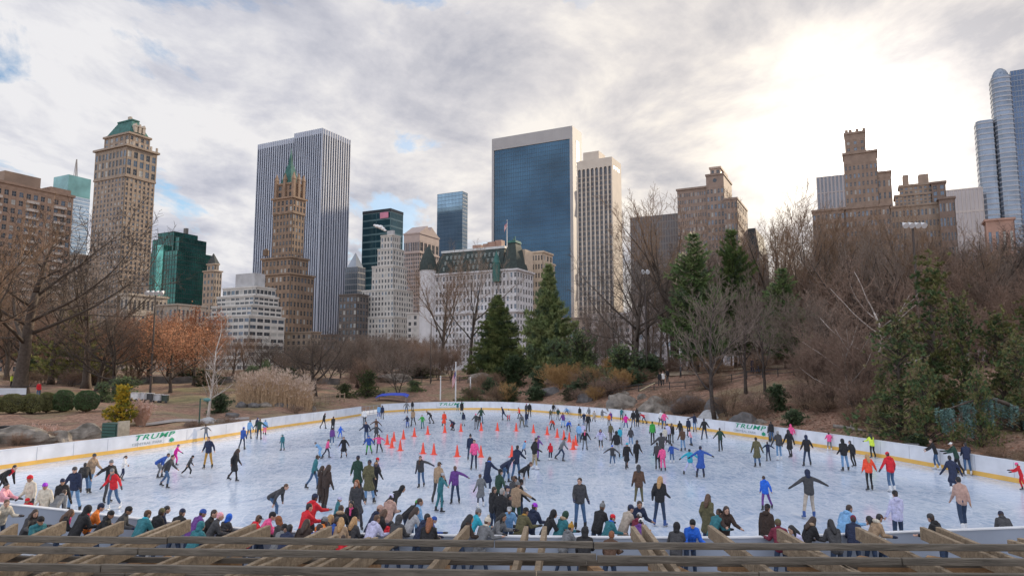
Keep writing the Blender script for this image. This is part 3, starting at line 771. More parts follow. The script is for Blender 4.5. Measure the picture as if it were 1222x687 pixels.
b=Bld('rear_block',636,300,380,'plain white box of a rooftop behind the château hotel',xl=617,xr=648)
b.tier(0,b.b,0,b.a,0,b.H,mwht,nx=3,ny=3,nf=10,pw=.7,sh=.6,top=9); b.finish()
b=Bld('apartment_building',648,299,350,'cream stone block with stepped top right of the château hotel',xl=628,xr=664)
mcr=S('stone_cream',(.55,.45,.35),.1,.4)
b.tier(0,b.b*.7,0,b.a,0,b.H,mcr,nx=6,ny=3,nf=14,pw=.5,sh=.45,top=1.2); b.tier(b.b*.7+.05,b.b,1,b.a,0,b.z(310),mcr,nx=2,ny=3,nf=12,pw=.5,sh=.45,top=1); b.finish()

# 15 -- dark glass slab in a pale stone frame
mst=S('travertine',(.36,.355,.36),.05,.12,.7)
b=Bld('office_tower',683,150,560,'huge dark blue glass slab framed in pale travertine',xl=587,xr=694)
yb=165; zb=b.z(yb); gl=glass('glass_deep',(.035,.085,.14),.10,.55,.35,.03)
A,Bb=b.a,b.b
mb=MB(); e_=2.6
mb.box(0,Bb,0,e_,0,b.H); mb.box(0,Bb,A-e_*.8,A,0,b.H); mb.box(0,Bb,e_,A-e_*.8,zb,b.H)
for i in range(1,9): 
    pass
mb.build('stone_frame',mst,b.e)
mb=MB()
for i in range(1,9):
    y=A*i/9; mb.box(-.06,-.003,y-.12,y+.12,zb,b.H)
mb.build('stone_joint',mat('joint_grey',(.40,.39,.39),.7,0),b.e)
b2=Bld.__new__(Bld); b2.e=b.e
Bld.curtain(b2,.8,Bb-.8,e_+.02,A-e_*.8-.02,0,zb-.02,gl,mat('mullion_deep',(.03,.055,.085),.3,0),42,2,52,.16,.22,.12,'x')
mb=MB(); mb.box(Bb*.38,Bb*.68,-.12,-.004,10,b.z(164)); mb.build('side_slot',mat('slot_dark',(.03,.06,.09),.2,0,metal=.3),b.e)
mb=MB(); zA,zB=b.z(232),b.z(205)
hh=(b.z(164)-10)/8
for k in (2,5):
    z0=10+hh*(k+.2); z1=z0+hh*.9; w_=Bb*.30; x0=Bb*.38
    mb.bar((x0,-.4,z0),(x0+w_,-.4,z1),1.1,.35); mb.bar((x0+w_,-.4,z0),(x0,-.4,z1),1.1,.35); mb.box(x0,x0+w_,-.6,-.2,z0-.5,z0+.5); mb.box(x0,x0+w_,-.6,-.2,z1-.5,z1+.5)
mb.build('cross_brace',mst,b.e)

# 16 -- beige tower with arched strips
mb_=S('precast_beige',(.56,.50,.43),.07,.15)
b=Bld('office_tower',730,187,500,'beige tower of tall window strips ending in round arches',xl=688,xr=741)
n=8; A,Bb=b.a,b.b; zt=b.H
mb=MB(); mb.box(.9,Bb,.9,A,0,zt-.1); mb.box(0,Bb,-.02,.92,0,zt); mb.box(0,.95,A-.5,A,0,zt); bw=(A-.5)/n
za=zt-11
for i in range(n+1):
    y=bw*i; mb.box(-.1,.93,max(0.0,y-.55),min(A,y+.55),0,za)
mb.build('wall',mb_,b.e)
mbA=MB()                                      # arcade band with semicircular heads
for i in range(n):
    y0=bw*i+.55; y1=bw*(i+1)-.55; r=(y1-y0)/2; c=(y0+y1)/2; K=8
    arc=[(c+r*math.cos(math.pi*k/K),za+3.2+r*math.sin(math.pi*k/K)) for k in range(K+1)]
    top=[(c+bw/2*(1-2*k/K),zt) for k in range(K+1)]
    o=len(mbA.v)
    for (y,z),(Y2,Z2) in zip(arc,top): mbA.v+=[(-.1,y,z),(-.1,Y2,Z2),(.93,y,z)]
    for k in range(K): a=o+3*k; mbA.face([a,a+1,a+4,a+3]); mbA.face([a,a+3,a+5,a+2])
    for yy0,yy1 in ((bw*i,y0),(y1,bw*(i+1))):
        mbA.box(-.095,.9,yy0,yy1,za-.02,za+3.2)
    o=len(mbA.v); mbA.v+=[(-.1,y0,za+3.2),(-.1,bw*i,za+3.2),(-.1,bw*i,zt),(-.1,y1,za+3.2),(-.1,bw*(i+1),za+3.2),(-.1,bw*(i+1),zt)]
    mbA.face([o,o+2,o+1]); mbA.face([o+3,o+4,o+5])
mbA.build('arcade',mb_,b.e)
gd2=glass('glass_brown',(.07,.075,.085),.15,.4)
for i in range(n):
    mb=MB(); mb.box(.80,.93,bw*i+.5,bw*(i+1)-.5,4,zt-4.5)
    mb.build('window_strip',gd2,b.e)
mb=MB()
for k in range(int((zt-14)/3.7)):
    for i in range(n): mb.box(.55,.81,bw*i+.55,bw*(i+1)-.55,5+3.7*k,6.3+3.7*k)
mb.build('spandrel',S('spandrel_brown',(.24,.21,.19)),b.e)
b.roofbox('penthouse',3,Bb*.8,A*.40,A*.85,zt,b.z(176)-zt,mb_)
mb=MB()
for i in range(4): x=Bb*(.2+.18*i); mb.box(x,x+1.3,-.06,-.03,zt-8,zt-5.5)
mb.build('vent',M_pane[0],b.e)

# 17.. right-hand park front
b=Bld('office_building',812,254,430,'plain dark grey block behind the bare trees right of the arched tower',xl=752,xr=830)
b.curtain(0,b.b,0,b.a,0,b.H,S('curtain_grey',(.15,.145,.15),.1,.1),mat('curtain_line',(.20,.19,.19),.6,0),20,6,22,.5,.7)
m=S('brick_rose',(.26,.195,.16),.14,.4)
b=Bld('apartment_building',850,221,390,'brown apartment block with square tower and rooftop lantern',xl=808,xr=858)
b.tier(0,b.b+5,2.5,b.a,0,b.H,m,nx=14,ny=6,nf=26,pw=.5,sh=.5,top=2.0,cornice=.6)
zt=b.z(208); tw=b.along(846,210,U)*0+9.5
b.tier(-1,b.b+5.5,-6.5,3.2,0,zt,m,nx=5,ny=6,nf=24,pw=.45,sh=.45,top=8,cornice=.4)
b.tier(1,b.b+3,-4.5,1.2,zt,b.z(199),S('stone_rose',(.42,.33,.27)),nx=2,ny=2,nf=1,pw=.5,sh=.3,top=1.5,cornice=.5)
b.tier(-4,b.b+12,-14,-6.6,0,b.z(240),m,nx=4,ny=6,nf=16,pw=.45,sh=.45,top=1.2,cornice=.3)
mb=MB(); mb.tube([(-1.15,-1.6,zt-4),(-1.02,-1.6,zt-4)],1.1,12); mb.build('oculus',M_pane[0],b.e)
b.finish()
b=Bld('apartment_building',905,276,410,'dark block with steep slate mansard behind the thin trees',xl=884,xr=916)
b.tier(0,b.b,0,b.a,0,b.z(300),S('stone_dark',(.14,.12,.11)),nx=5,ny=4,nf=14,pw=.5,sh=.45); 
mb=MB(); mb.frustum((0,b.b,0,b.a),(2,b.b-4,2,b.a-2),b.z(300),b.z(271)); mb.build('mansard_roof',M_slate,b.e); b.finish()
b=Bld('office_tower',1010,208,430,'grey slab of vertical glass strips left of the brown sunlit tower',xl=974,xr=1040)
b.curtain(0,b.b,0,b.a,0,b.H,glass('glass_grey',(.16,.17,.20),.2,.3),mat('fin_grey',(.36,.33,.33),.6,0),8,5,12,1.0,.8,.4)
# stepped brown tower by the sun
m=S('brick_sun',(.25,.185,.145),.16,.4,bump=.05)
b=Bld('hotel_tower',1046,178,330,'stepped brown tower with ragged crown that the sun breaks beside',xl=1006,xr=1049)
zz=b.z(178)
b.tier(0,12,0,b.a,0,zz,m,nx=8,ny=4,nf=26,pw=.6,sh=.5,top=6)
b.tier(1,10,4.5,b.a-1,zz,b.z(153),m,nx=3,ny=2,nf=2,pw=.6,sh=.6,top=4,cornice=.3)
for y in (5,8,11,b.a-2):
    mb=MB(); mb.box(1,3,y-.7,y+.7,b.z(153),b.z(150)); mb.build('crenel',m,b.e)
b.tier(-3,16,-4,b.a+.5,0,b.z(245),m,nx=11,ny=5,nf=17,pw=.55,sh=.5,top=1.5,cornice=.4)
b.tier(-5,14,b.a+.6,b.a+15,0,b.z(246),m,nx=8,ny=4,nf=17,pw=.5,sh=.5,top=1.5,cornice=.4)
b.finish()
b=Bld('rear_block',1063,203,420,'plain slab peeping out directly right of the sunlit brown tower',xl=1040,xr=1066)
b.tier(0,12,0,b.a,0,b.H,m,nx=4,ny=2,nf=16,pw=.6,sh=.5,top=4); b.finish()
# stepped cream block
mcs=S('brick_cream',(.30,.235,.185),.14,.4,bump=.05)
b=Bld('apartment_building',1128,222,335,'broad cream apartment house stepping down in terraces near the sun',xl=1062,xr=1131)
A=b.a
def ty(px): return b.along(px,230,U)
b.tier(0,14,0,A,0,b.z(240),mcs,nx=15,ny=4,nf=15,pw=.5,sh=.5,top=1.5,cornice=.4)
b.tier(2,13,ty(1112),ty(1068),b.z(240),b.z(226),mcs,nx=9,ny=3,nf=3,pw=.5,sh=.5,top=.8,cornice=.3)
b.tier(3,12,ty(1120),ty(1074),b.z(226),b.z(214),mcs,nx=8,ny=3,nf=2,pw=.5,sh=.5,top=1.2,cornice=.3)
b.roofbox('stair_tower',3,8,ty(1110),ty(1098),b.z(214),4.5,mcs); b.roofbox('stair_tower',3,8,ty(1086),ty(1079),b.z(214),5,mcs)
b.tier(1,12,-.2,ty(1112)-.1,b.z(240)-.1,b.z(215),S('brick_dark',(.20,.15,.125)),nx=2,ny=2,nf=3,pw=.5,sh=.4)  # end block in a darker brick
b.finish()
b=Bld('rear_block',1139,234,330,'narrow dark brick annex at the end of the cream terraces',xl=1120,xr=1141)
b.tier(0,12,0,b.a,0,b.H,S('brick_dark',(.20,.15,.125)),nx=5,ny=2,nf=12,pw=.45,sh=.45); b.finish()
b=Bld('office_building',1172,223,470,'hazy beige office block of plain glass grid before the blue skyscraper',xl=1128,xr=1180)
b.curtain(0,12,0,b.a,0,b.H,glass('glass_beige',(.36,.33,.33),.3,.2,.1),mat('fin_beige',(.46,.42,.40),.6,0),9,2,8,.5,1.6,.3)
# blue skyscraper with curved bays and dome
b=Bld('skyscraper',1226,88,470,'slender pale blue grey skyscraper with domed bay and stepped glass blocks at the right edge',xl=1160,xr=1236)
gb=glass('glass_ice',(.20,.245,.31),.18,.4,.25,.1); mbl=mat('band_blue',(.36,.39,.44),.5,0); gs=glass('glass_slateblue',(.10,.15,.24),.15,.4)
ya=b.along(1206,90,U); yb=b.along(1183,100,U); yc=b.along(1164,140,U)
b.curtain(0,16,-16,ya,0,b.z(82),gs,mat('band_slate',(.20,.25,.33),.4,0),14,4,56,.3,.7,.2,gname='dark_slab')
def bay(y0,y1,depth,z1,nm,bands,ch):
    poly=[(8,y0),(8,y1),(-depth*.25,y1),(-depth*.8,y1-ch*.35),(-depth,y1-ch),(-depth,y0+ch),(-depth*.8,y0+ch*.35),(-depth*.25,y0)]
    mb=MB(); mb.prism(poly,0,z1); mb.build(nm,gb,b.e)
    cy=(y0+y1)/2; big=[(x-.25 if x<8 else x,cy+(y-cy)*1.02) for x,y in poly]; mb=MB()
    for k in range(bands): z=z1*(k+.5)/bands; mb.prism(big,z-.55,z+.55)
    mb.build('floor_band',mbl,b.e)
bay(ya+.1,yb,5.5,b.z(88),'faceted_bay',62,(yb-ya)*.3)
mb=MB(); r=(yb-ya)*.44; mb.ell((1.5,(ya+yb)/2,b.z(88)),(r,r,b.z(76)-b.z(88)),16,8); mb.build('dome',gb,b.e,True)
bay(yb+.2,yc,4.0,b.z(138),'stepped_bay',46,(yc-yb)*.25)
b=Bld('low_building',1210,259,290,'small pink brick rooftop house among bare trees at far right',xl=1176,xr=1216)
b.tier(0,8,0,b.a,0,b.H,S('brick_pink',(.38,.24,.19)),nx=4,ny=2,nf=4,pw=.6,sh=.5,top=1.5); b.finish()
# lower street wall glimpsed between trunks
for i,(x0,x1,y,D,c,lab) in enumerate(((330,372,395,420,(.30,.24,.19),'tan low block glimpsed under the brown gothic tower'),(372,418,398,520,(.20,.17,.16),'dark low block at the foot of the white piered tower'),
    (486,512,372,440,(.50,.48,.46),'pale low block between the ziggurat and the château hotel'),(664,700,378,430,(.34,.28,.24),'low brown block at the foot of the dark glass slab'),(700,760,372,420,(.45,.42,.42),'pale low block at the foot of the arched tower'),
    (760,880,345,340,(.40,.385,.40),'pale grey long block behind the tall pine'),(884,975,350,360,(.30,.25,.22),'brown long block behind the thin trees beside the pine'),(975,1130,300,360,(.30,.24,.21),'low brown terrace at the foot of the cream flats'),(1130,1240,292,380,(.34,.30,.30),'low grey terrace at the foot of the blue skyscraper'))):
    b=Bld('low_building',x1,y,D,lab,xl=x0,xr=x1+5)
    b.tier(0,max(8,min(b.b,12)),0,b.a,0,b.H,S("lowwall%d"%i,c),nx=max(3,int(b.a/3.6)),ny=3,nf=max(3,int(b.H/3.8)),pw=.5,sh=.45,top=1.2); b.finish(60)
# ------------------------------------------------------------------ trees
def bark(name,c,sc_=6): return mat(name,c,.95,.3,sc_,bump=.3)
B_brown=bark('bark_brown',(.080,.062,.050)); B_dark=bark('bark_dark',(.060,.047,.040)); B_red=bark('twig_red',(.23,.155,.115)); B_mauve=bark('twig_mauve',(.20,.155,.125))
B_tan=bark('twig_tan',(.215,.14,.09)); B_rust=bark('twig_rust',(.30,.155,.085)); B_white=bark('bark_birch',(.46,.41,.37)); B_moss=bark('bark_moss',(.11,.105,.06))
def grow(seed,h,fork=.32,n1=7,n2=6,n3=5,n4=5,spread=1.0,up=.35,r0=None,lean=(0,0),wob=.06,twig=.014,crown_lo=.25,trunks=1,l1=.55,droop=0.0):
    """bare deciduous tree: returns (trunk MB, crown MB); limbs fork, curve up toward the light and end in fine twigs"""
    r=random.Random(seed); T=MB(); C=MB(); r0=r0 or h*.022
    def rnd(a): return r.uniform(-a,a)
    def poly(p,d,L,n,curve,wobble):
        pts=[p.copy()]; d=d.normalized(); st=L/n
        for k in range(n):
            d=(d+Vector((rnd(wobble),rnd(wobble),rnd(wobble)+curve/n))).normalized(); p=p+d*st; pts.append(p.copy())
        return pts,d
    def pick(pts,t):
        x=t*(len(pts)-1); i=min(int(x),len(pts)-2); f=x-i
        return pts[i].lerp(pts[i+1],f),(pts[i+1]-pts[i]).normalized()
    def side(d,ang,az):
        a=d.orthogonal().normalized(); b=d.cross(a); v=a*math.cos(az)+b*math.sin(az)
        return (d*math.cos(ang)+v*math.sin(ang)).normalized()
    def branch(p,d,L,rad,lvl):
        n=(7,6,5,4,3)[lvl]; curve=(0,up,up*.9,up*.5,up*.25)[lvl]-droop*(lvl>=2)
        pts,dd=poly(p,d,L,n,curve,(wob,.14,.17,.2,.22)[lvl])
        tip=rad*(.45,.3,.3,.35,.6)[lvl]
        rs=[rad+(tip-rad)*k/n for k in range(n+1)]
        if lvl==0: rs[0]*=1.5; rs[1]*=1.08
        (T if lvl<=1 else C).tube(pts,rs,(8,6,5,3,3)[lvl])
        if lvl==4: return
        cnt=(n1,n2,n3,n4)[lvl]
        az=r.uniform(0,6.28)
        for k in range(cnt):
            if lvl==0: t=fork+(1-fork)*(k+r.uniform(0,.7))/cnt
            else: t=.22+.78*(k+r.random())/cnt
            t=min(t,.99); q,dq=pick(pts,t); az+=2.4+rnd(.5)
            ang=(R(r.uniform(32,66)) if lvl==0 else R(r.uniform(26,58)))*spread
            ln=L*((l1*(1.15-.45*(t-fork)) if lvl==0 else r.uniform(.38,.62)*(1.15-.5*t)))
            rr=max(twig*(1.0,1,1,1.0)[lvl], (rad+(tip-rad)*t)*r.uniform(.42,.62))
            if lvl==3: rr=twig*.75
            branch(q,side(dq,ang,az),ln,rr,lvl+1)
        # leader continues as the next order
        if lvl<3: branch(pts[-1],dd,L*(.5 if lvl==0 else .4),tip,lvl+1)
    for k in range(trunks):
        a=6.28*k/trunks+.7
        d=Vector((lean[0],lean[1],1)) + (Vector((math.cos(a),math.sin(a),0))*.28 if trunks>1 else Vector((0,0,0)))
        branch(Vector((rnd(.2)*(trunks>1),rnd(.2)*(trunks>1),-.3)),d,h*.56*(1 if k==0 else r.uniform(.75,.95)),r0*(1 if trunks==1 else .7),0)
    return T,C
PROTO={}
def proto_tree(key,mt,mc,**kw):
    T,C=grow(**kw)
    tm=T.mesh('trunk',mt,True); cm=C.mesh('crown',mc,False)
    zs=sorted(v[2] for v in C.v); PROTO[key]=(tm,cm,zs[int(len(zs)*.995)])
    return PROTO[key]
def leaf_cloud(mb,pts,n,rad,size,r,mi=0,flat=1.0):
    """n small two-triangle leaves scattered around each point"""
    for p in pts:
        for _ in range(n):
            q=p+Vector((r.gauss(0,rad),r.gauss(0,rad),r.gauss(0,rad*flat)))
            a=Vector((r.uniform(-1,1),r.uniform(-1,1),r.uniform(-1,1))).normalized(); b=a.orthogonal().normalized()
            s=size*r.uniform(.6,1.3); o=len(mb.v)
            for c in (a*s,b*s*.5,-a*s,-b*s*.5): mb.v.append(tuple(q+c))
            mb.face([o,o+1,o+2,o+3],mi)
def needles(mb,p,d,n,L,wd,r,mi=0,spreadv=.9):
    for _ in range(n):
        v=(d+Vector((r.gauss(0,spreadv),r.gauss(0,spreadv),r.gauss(0,spreadv)))).normalized()
        s=v.orthogonal().normalized()*wd; q=p+v*L*r.uniform(.7,1.2); o=len(mb.v)
        mb.v+=[tuple(p-s),tuple(p+s),tuple(q)]; mb.face([o,o+1,o+2],mi)
def conifer(key,seed,h,rw,mats,mt,dens=1.0,irr=.15,base=.06,droop=.35,layers=26,needleL=.34,upper=1.0,shape=1.0,bend=0):
    r=random.Random(seed); T=MB(); C=MB()
    T.tube([(0,0,-.3),(0,0,h*.4),(0,0,h*.75),(0,0,h*.99)],[h*.02,h*.014,h*.007,.02],7)
    for k in range(layers):
        t=base+(1-base)*(k+r.uniform(-.3,.3))/layers; t=max(base,min(.995,t)); z=h*t
        rad=rw*((1-t)**shape)*(1+r.uniform(-irr,irr))+.12*rw*(1-t)
        nb=max(5,int(13-7*t)); a0=r.uniform(0,6.28)
        for i in range(nb):
            a=a0+6.283*i/nb+r.uniform(-.2,.2); rr=rad*r.uniform(1-irr*1.6,1+irr)
            n=6; pts=[]
            for j in range(n+1):
                u=j/n; pts.append(Vector((math.cos(a)*rr*u,math.sin(a)*rr*u,z-droop*rr*(u**1.3)*(1-.6*t)+.22*rr*u*u*upper)))
            T.tube(pts,[.05*(1-.7*j/n)*h/14 for j in range(n+1)],3,cap=False)
            mi=r.choices(range(len(mats)),(5,4,2)[:len(mats)])[0]
            m_=max(3,int(rr*4.2*dens))
            for j in range(m_):
                u=(j+r.random())/m_; u=.12+.9*u; x=min(u,1)*n; q_=min(int(x),n-1); p=pts[q_].lerp(pts[q_+1],x-q_); d=(pts[q_+1]-pts[q_]).normalized()
                sidev=Vector((-math.sin(a),math.cos(a),0))*r.uniform(-1,1)*.30*rr*(1-u*.75)
                needles(C,p+sidev+Vector((0,0,r.uniform(-.12,.05)*rr*.4)),d+sidev*.3,9,needleL,needleL*.14,r,mi,.55)
    tm=T.mesh('trunk',mt,True); cm=C.mesh('crown',mats,False); PROTO[key]=(tm,cm,h)
def shag(key,seed,h,rw,mats,mt,clumps=90,n=40,leaf=.10,crad=.45,base=.12,power=.7,trunk_lean=0):
    """irregular evergreen (yew, juniper, cedar): foliage sprays on many limbs around several stems"""
    r=random.Random(seed); T=MB(); C=MB()
    T.tube([(0,0,-.3),(trunk_lean*.4,0,h*.5),(trunk_lean,0,h*.95)],[h*.022,h*.013,.02],7)
    for k in range(clumps):
        t=base+(1-base)*(r.random()**1.15); R_=rw*((1-t)**power)*(.55+.45*math.sin(t*9+seed)); a=r.uniform(0,6.28); rr=max(.15,R_)*(r.random()**.45)
        p=Vector((math.cos(a)*rr+trunk_lean*t,math.sin(a)*rr,h*t)); root=Vector((trunk_lean*t*.8,0,max(.1,h*t-rr*.6)))
        T.tube([root,(root+p)/2+Vector((0,0,.1)),p],[.05,.035,.012],3,cap=False)
        mi=r.choices(range(len(mats)),(5,4,2)[:len(mats)])[0]
        d=(p-root).normalized()+Vector((0,0,.25))
        for j in range(5):
            q=p+Vector((r.gauss(0,crad),r.gauss(0,crad),r.gauss(0,crad*.45)))
            needles(C,q,d,n//5,leaf*3,leaf*.5,r,mi,.7)
    tm=T.mesh('trunk',mt,True); cm=C.mesh('crown',mats,False); PROTO[key]=(tm,cm,h)
NTREE=0
def tree(key,px,Y,ytop,label,group=None,wide=1.0,rz=None,name=None,cat='tree',minh=1.0,base=None,sink=0.0):
    Y=outY(px,Y,2.9 if key in('yew','juniper') else 1.2) if 0<Y<120 else Y
    g=gpt(px,Y) if base is None else base; zt=at(px,ytop,Y).z; tm,cm,h=PROTO[key]; s=max(minh,zt-g.z)/h
    e=empty(name or 'bare_tree',(g.x,g.y,g.z-.1-sink),rz if rz is not None else rng.uniform(0,6.28),label,cat,group,(s*wide,s*wide,s))
    link('trunk',tm,e); link('crown',cm,e); return e
G_DENSE=[mat('needle_green',(.15,.195,.07),.7,.3,.8),mat('needle_light',(.22,.25,.095),.7,.3,.8),mat('needle_dark',(.085,.125,.06),.7,.3,.8)]
G_PINE=[mat('pine_green',(.085,.14,.04),.7,.3,.8),mat('pine_light',(.13,.18,.055),.7,.3,.8),mat('needle_dark',(.028,.055,.025))]
G_OLIVE=[mat('yew_olive',(.16,.165,.055),.75,.3,.8),mat('yew_green',(.075,.125,.045),.75,.3,.8),mat('yew_brown',(.19,.155,.075),.75,.3,.8)]
G_YEL=[mat('gold_pine',(.21,.20,.04),.75,.3,.8),mat('gold_pine_green',(.12,.14,.035),.75,.3,.8)]
proto_tree('oak',B_brown,B_brown,seed=3,h=16,fork=.42,n1=8,n2=7,n3=6,n4=6,spread=1.15,up=.45,r0=.46,l1=.95,twig=.021)
proto_tree('elm',B_brown,B_tan,seed=11,h=16,fork=.38,n1=7,n2=7,n3=6,n4=6,spread=.85,up=.5,r0=.36,l1=.95,twig=.019)
proto_tree('elm2',B_dark,B_mauve,seed=23,h=16,fork=.45,n1=7,n2=6,n3=6,n4=6,spread=.8,up=.6,r0=.30,l1=.9,twig=.015)
proto_tree('tall',B_brown,B_tan,seed=31,h=20,fork=.45,n1=9,n2=6,n3=5,n4=5,spread=.75,up=.6,r0=.30,l1=.62,twig=.019)
proto_tree('thin',B_dark,B_mauve,seed=37,h=14,fork=.3,n1=10,n2=6,n3=5,n4=5,spread=.7,up=.5,r0=.16,l1=.5,twig=.012)
proto_tree('crab',B_dark,B_brown,seed=41,h=9,fork=.35,n1=8,n2=7,n3=6,n4=6,spread=1.3,up=.5,r0=.28,l1=1.0,twig=.014,wob=.12)
proto_tree('cherry',B_dark,B_red,seed=43,h=8,fork=.3,n1=8,n2=7,n3=6,n4=6,spread=1.15,up=.4,r0=.2,l1=.95,twig=.013,wob=.15,lean=(.25,0))
proto_tree('redtwig',B_dark,B_red,seed=47,h=9,fork=.12,n1=9,n2=7,n3=6,n4=6,spread=1.0,up=.55,r0=.12,l1=.9,twig=.013,trunks=3)
proto_tree('mauve',B_dark,B_mauve,seed=53,h=9,fork=.15,n1=9,n2=7,n3=6,n4=6,spread=.95,up=.6,r0=.14,l1=.9,twig=.013,trunks=2)
proto_tree('birch',B_white,B_tan,seed=59,h=15,fork=.25,n1=13,n2=5,n3=4,n4=4,spread=.9,up=.3,r0=.17,l1=.33,twig=.011,wob=.05)
proto_tree('palebare',B_white,B_red,seed=61,h=9,fork=.2,n1=8,n2=6,n3=5,n4=4,spread=1.25,up=.75,r0=.085,l1=.8,twig=.012,lean=(-.2,0),wob=.22)
proto_tree('bush',B_brown,B_tan,seed=67,h=3,fork=.03,n1=6,n2=5,n3=4,n4=3,spread=1.0,up=.4,r0=.035,l1=.8,twig=.007,trunks=6)
proto_tree('redbush',B_dark,B_red,seed=71,h=3,fork=.03,n1=6,n2=5,n3=4,n4=3,spread=1.0,up=.4,r0=.035,l1=.8,twig=.007,trunks=6)
M_straw=mat('straw_stem',(.36,.22,.09),.9,.3,3); proto_tree('strawbush',M_straw,M_straw,seed=73,h=3,fork=.02,n1=6,n2=5,n3=4,n4=3,spread=.8,up=.5,r0=.03,l1=.85,twig=.008,trunks=7)
proto_tree('rusty',B_dark,B_rust,seed=107,h=9,fork=.2,n1=9,n2=7,n3=6,n4=6,spread=1.0,up=.5,r0=.16,l1=.9,twig=.014)
# orange oak: keeps its dead leaves
T,C=grow(seed=79,h=11,fork=.22,n1=9,n2=6,n3=5,n4=4,spread=1.0,up=.45,r0=.2,l1=.75,twig=.012)
r_=random.Random(5); zs=[Vector(v) for v in C.v[::9] if v[2]>2.2]; r_.shuffle(zs); leaf_cloud(C,zs[:2600],2,.22,.11,r_,1)
PROTO['orangeoak']=(T.mesh('trunk',B_brown,True),C.mesh('crown',[B_tan,mat('dead_leaf',(.36,.155,.075),.85,.35,1.0)]),11*.93)
conifer('spruce',83,13,4.6,G_DENSE,B_brown,1.25,.22,.02,.34,40,.62,1.0,.72)
conifer('spruce2',85,13,4.4,G_DENSE,B_brown,1.25,.28,.02,.26,38,.62,1.2,.80)
conifer('pine',87,14,3.6,G_PINE,B_brown,1.0,.42,.10,.10,30,.62,1.4,.5)
conifer('goldpine',91,9,3.6,G_YEL,B_brown,.7,.35,.10,.12,17,.45,1.2,.6)
shag('yew',95,7,3.6,G_OLIVE,B_brown,170,90,.08,.42,.02,.7)
shag('juniper',97,9,2.6,G_OLIVE,B_brown,150,90,.08,.42,.03,.85)
shag('goldbush',99,3,1.25,[mat('gold_leaf',(.48,.34,.03),.7,.3,1.2),mat('gold_green',(.22,.22,.03),.7,.3,1.2)],B_brown,190,50,.06,.16,.02,.62)
shag('evergreen_bush',101,2.2,2.2,[G_DENSE[0],G_DENSE[2]],B_brown,150,50,.07,.28,.03,.42)
shag('laurel',103,2.2,1.9,[mat('laurel_dark',(.035,.06,.025),.45,.3,1.0),G_DENSE[2]],B_brown,150,50,.09,.26,.03,.4)

# --- big individual trees
tree('oak',26,84,228,'huge bare oak with leaning trunk standing behind the clipped round bushes',rz=2.1,wide=1.25)
tree('oak',104,98,300,'broad bare tree with low wide crown between the huge oak and the twisted tree',rz=5.0,wide=1.15)
tree('elm2',62,104,290,'upright bare tree rising just behind the huge oak',rz=3.0,wide=1.2)
tree('elm',-50,74,225,'bare tree mostly cut off by the picture edge, limbs reaching in beside the huge oak',rz=.6,wide=1.1)
tree('cherry',116,92,352,'leaning bare tree with pale straight stem just behind the dark hedge',rz=.3,wide=1.15)
tree('crab',140,88,366,'twisted dark bare tree with forked crooked trunk next to the tall lamp post',rz=1.0,wide=1.15)
tree('goldpine',88,108,366,'yellow green pine glowing behind the huge bare oak',name='pine_tree',wide=1.15)
for px,Y,yt,lb in ((205,92,372,'orange brown oak still holding dead leaves right of the tall lamp post'),(232,104,366,'orange brown leafy oak directly behind the white birch'),(178,112,378,'orange brown oak half hidden by the lamp post, leaves still on')):
    tree('orangeoak',px,Y,yt,lb,name='oak_tree',wide=1.1)
tree('birch',251,70,362,'slender white barked birch between the golden shrub and the reed bed',name='birch_tree',rz=1.2)
tree('birch',262,73,410,'small white barked birch leaning beside the taller birch',name='birch_tree',rz=3.0)
tree('crab',377,96,388,'wide spreading dark bare tree standing right behind the reed bed',rz=2.6,wide=1.25)
tree('elm2',560,124,290,'big bare tree with ascending limbs left of the two spruces',rz=.9,wide=1.0)
tree('elm',528,130,306,'tall bare tree in front of the château hotel, left of the big ascending one',rz=2.0,wide=.9)
tree('spruce',594,117,350,'shorter dense green spruce beside the taller one at the rink head',name='spruce_tree',wide=.88)
tree('spruce2',655,116,314,'taller dense green spruce at the rink head',name='spruce_tree',wide=.72)
tree('oak',757,97,283,'big mossy bare tree with heavy spreading limbs beside the lamp post on the bank',rz=2.1,wide=1.0)
tree('pine',832,92,276,'tall green pine rising among bare trees on the wooded bank',name='pine_tree',wide=.72)
tree('pine',878,96,272,'thinner green pine just right of the tall pine',name='pine_tree',wide=.6)
tree('pine',938,84,318,'dark straggly pine above the far board lettering on the bank',name='pine_tree',wide=.8)
tree('tall',805,104,228,'tall bare tree whose fan of limbs rises over the tall pine',rz=.4,wide=1.1)
tree('elm',930,98,226,'tallest bare tree, open fan of limbs against bright sky left of the sunlit tower',rz=1.9,wide=.95)
tree('thin',850,66,318,'slim bare tree with pale forked trunk standing low on the rock bank',rz=1.3,wide=1.25)
tree('thin',889,72,322,'slim bare tree with straight dark trunk by the leaf covered path',rz=.2,wide=1.1)
tree('thin',912,70,336,'slim bare tree on the leaf slope behind the far board lettering',rz=2.8,wide=1.1)
tree('palebare',1046,62,300,'pale barked bare tree with long arching limbs among reddish twigs',rz=.2,wide=1.2)
tree('palebare',1010,60,372,'low pale bare tree with sideways limbs below the taller pale one',rz=2.9,wide=1.3)
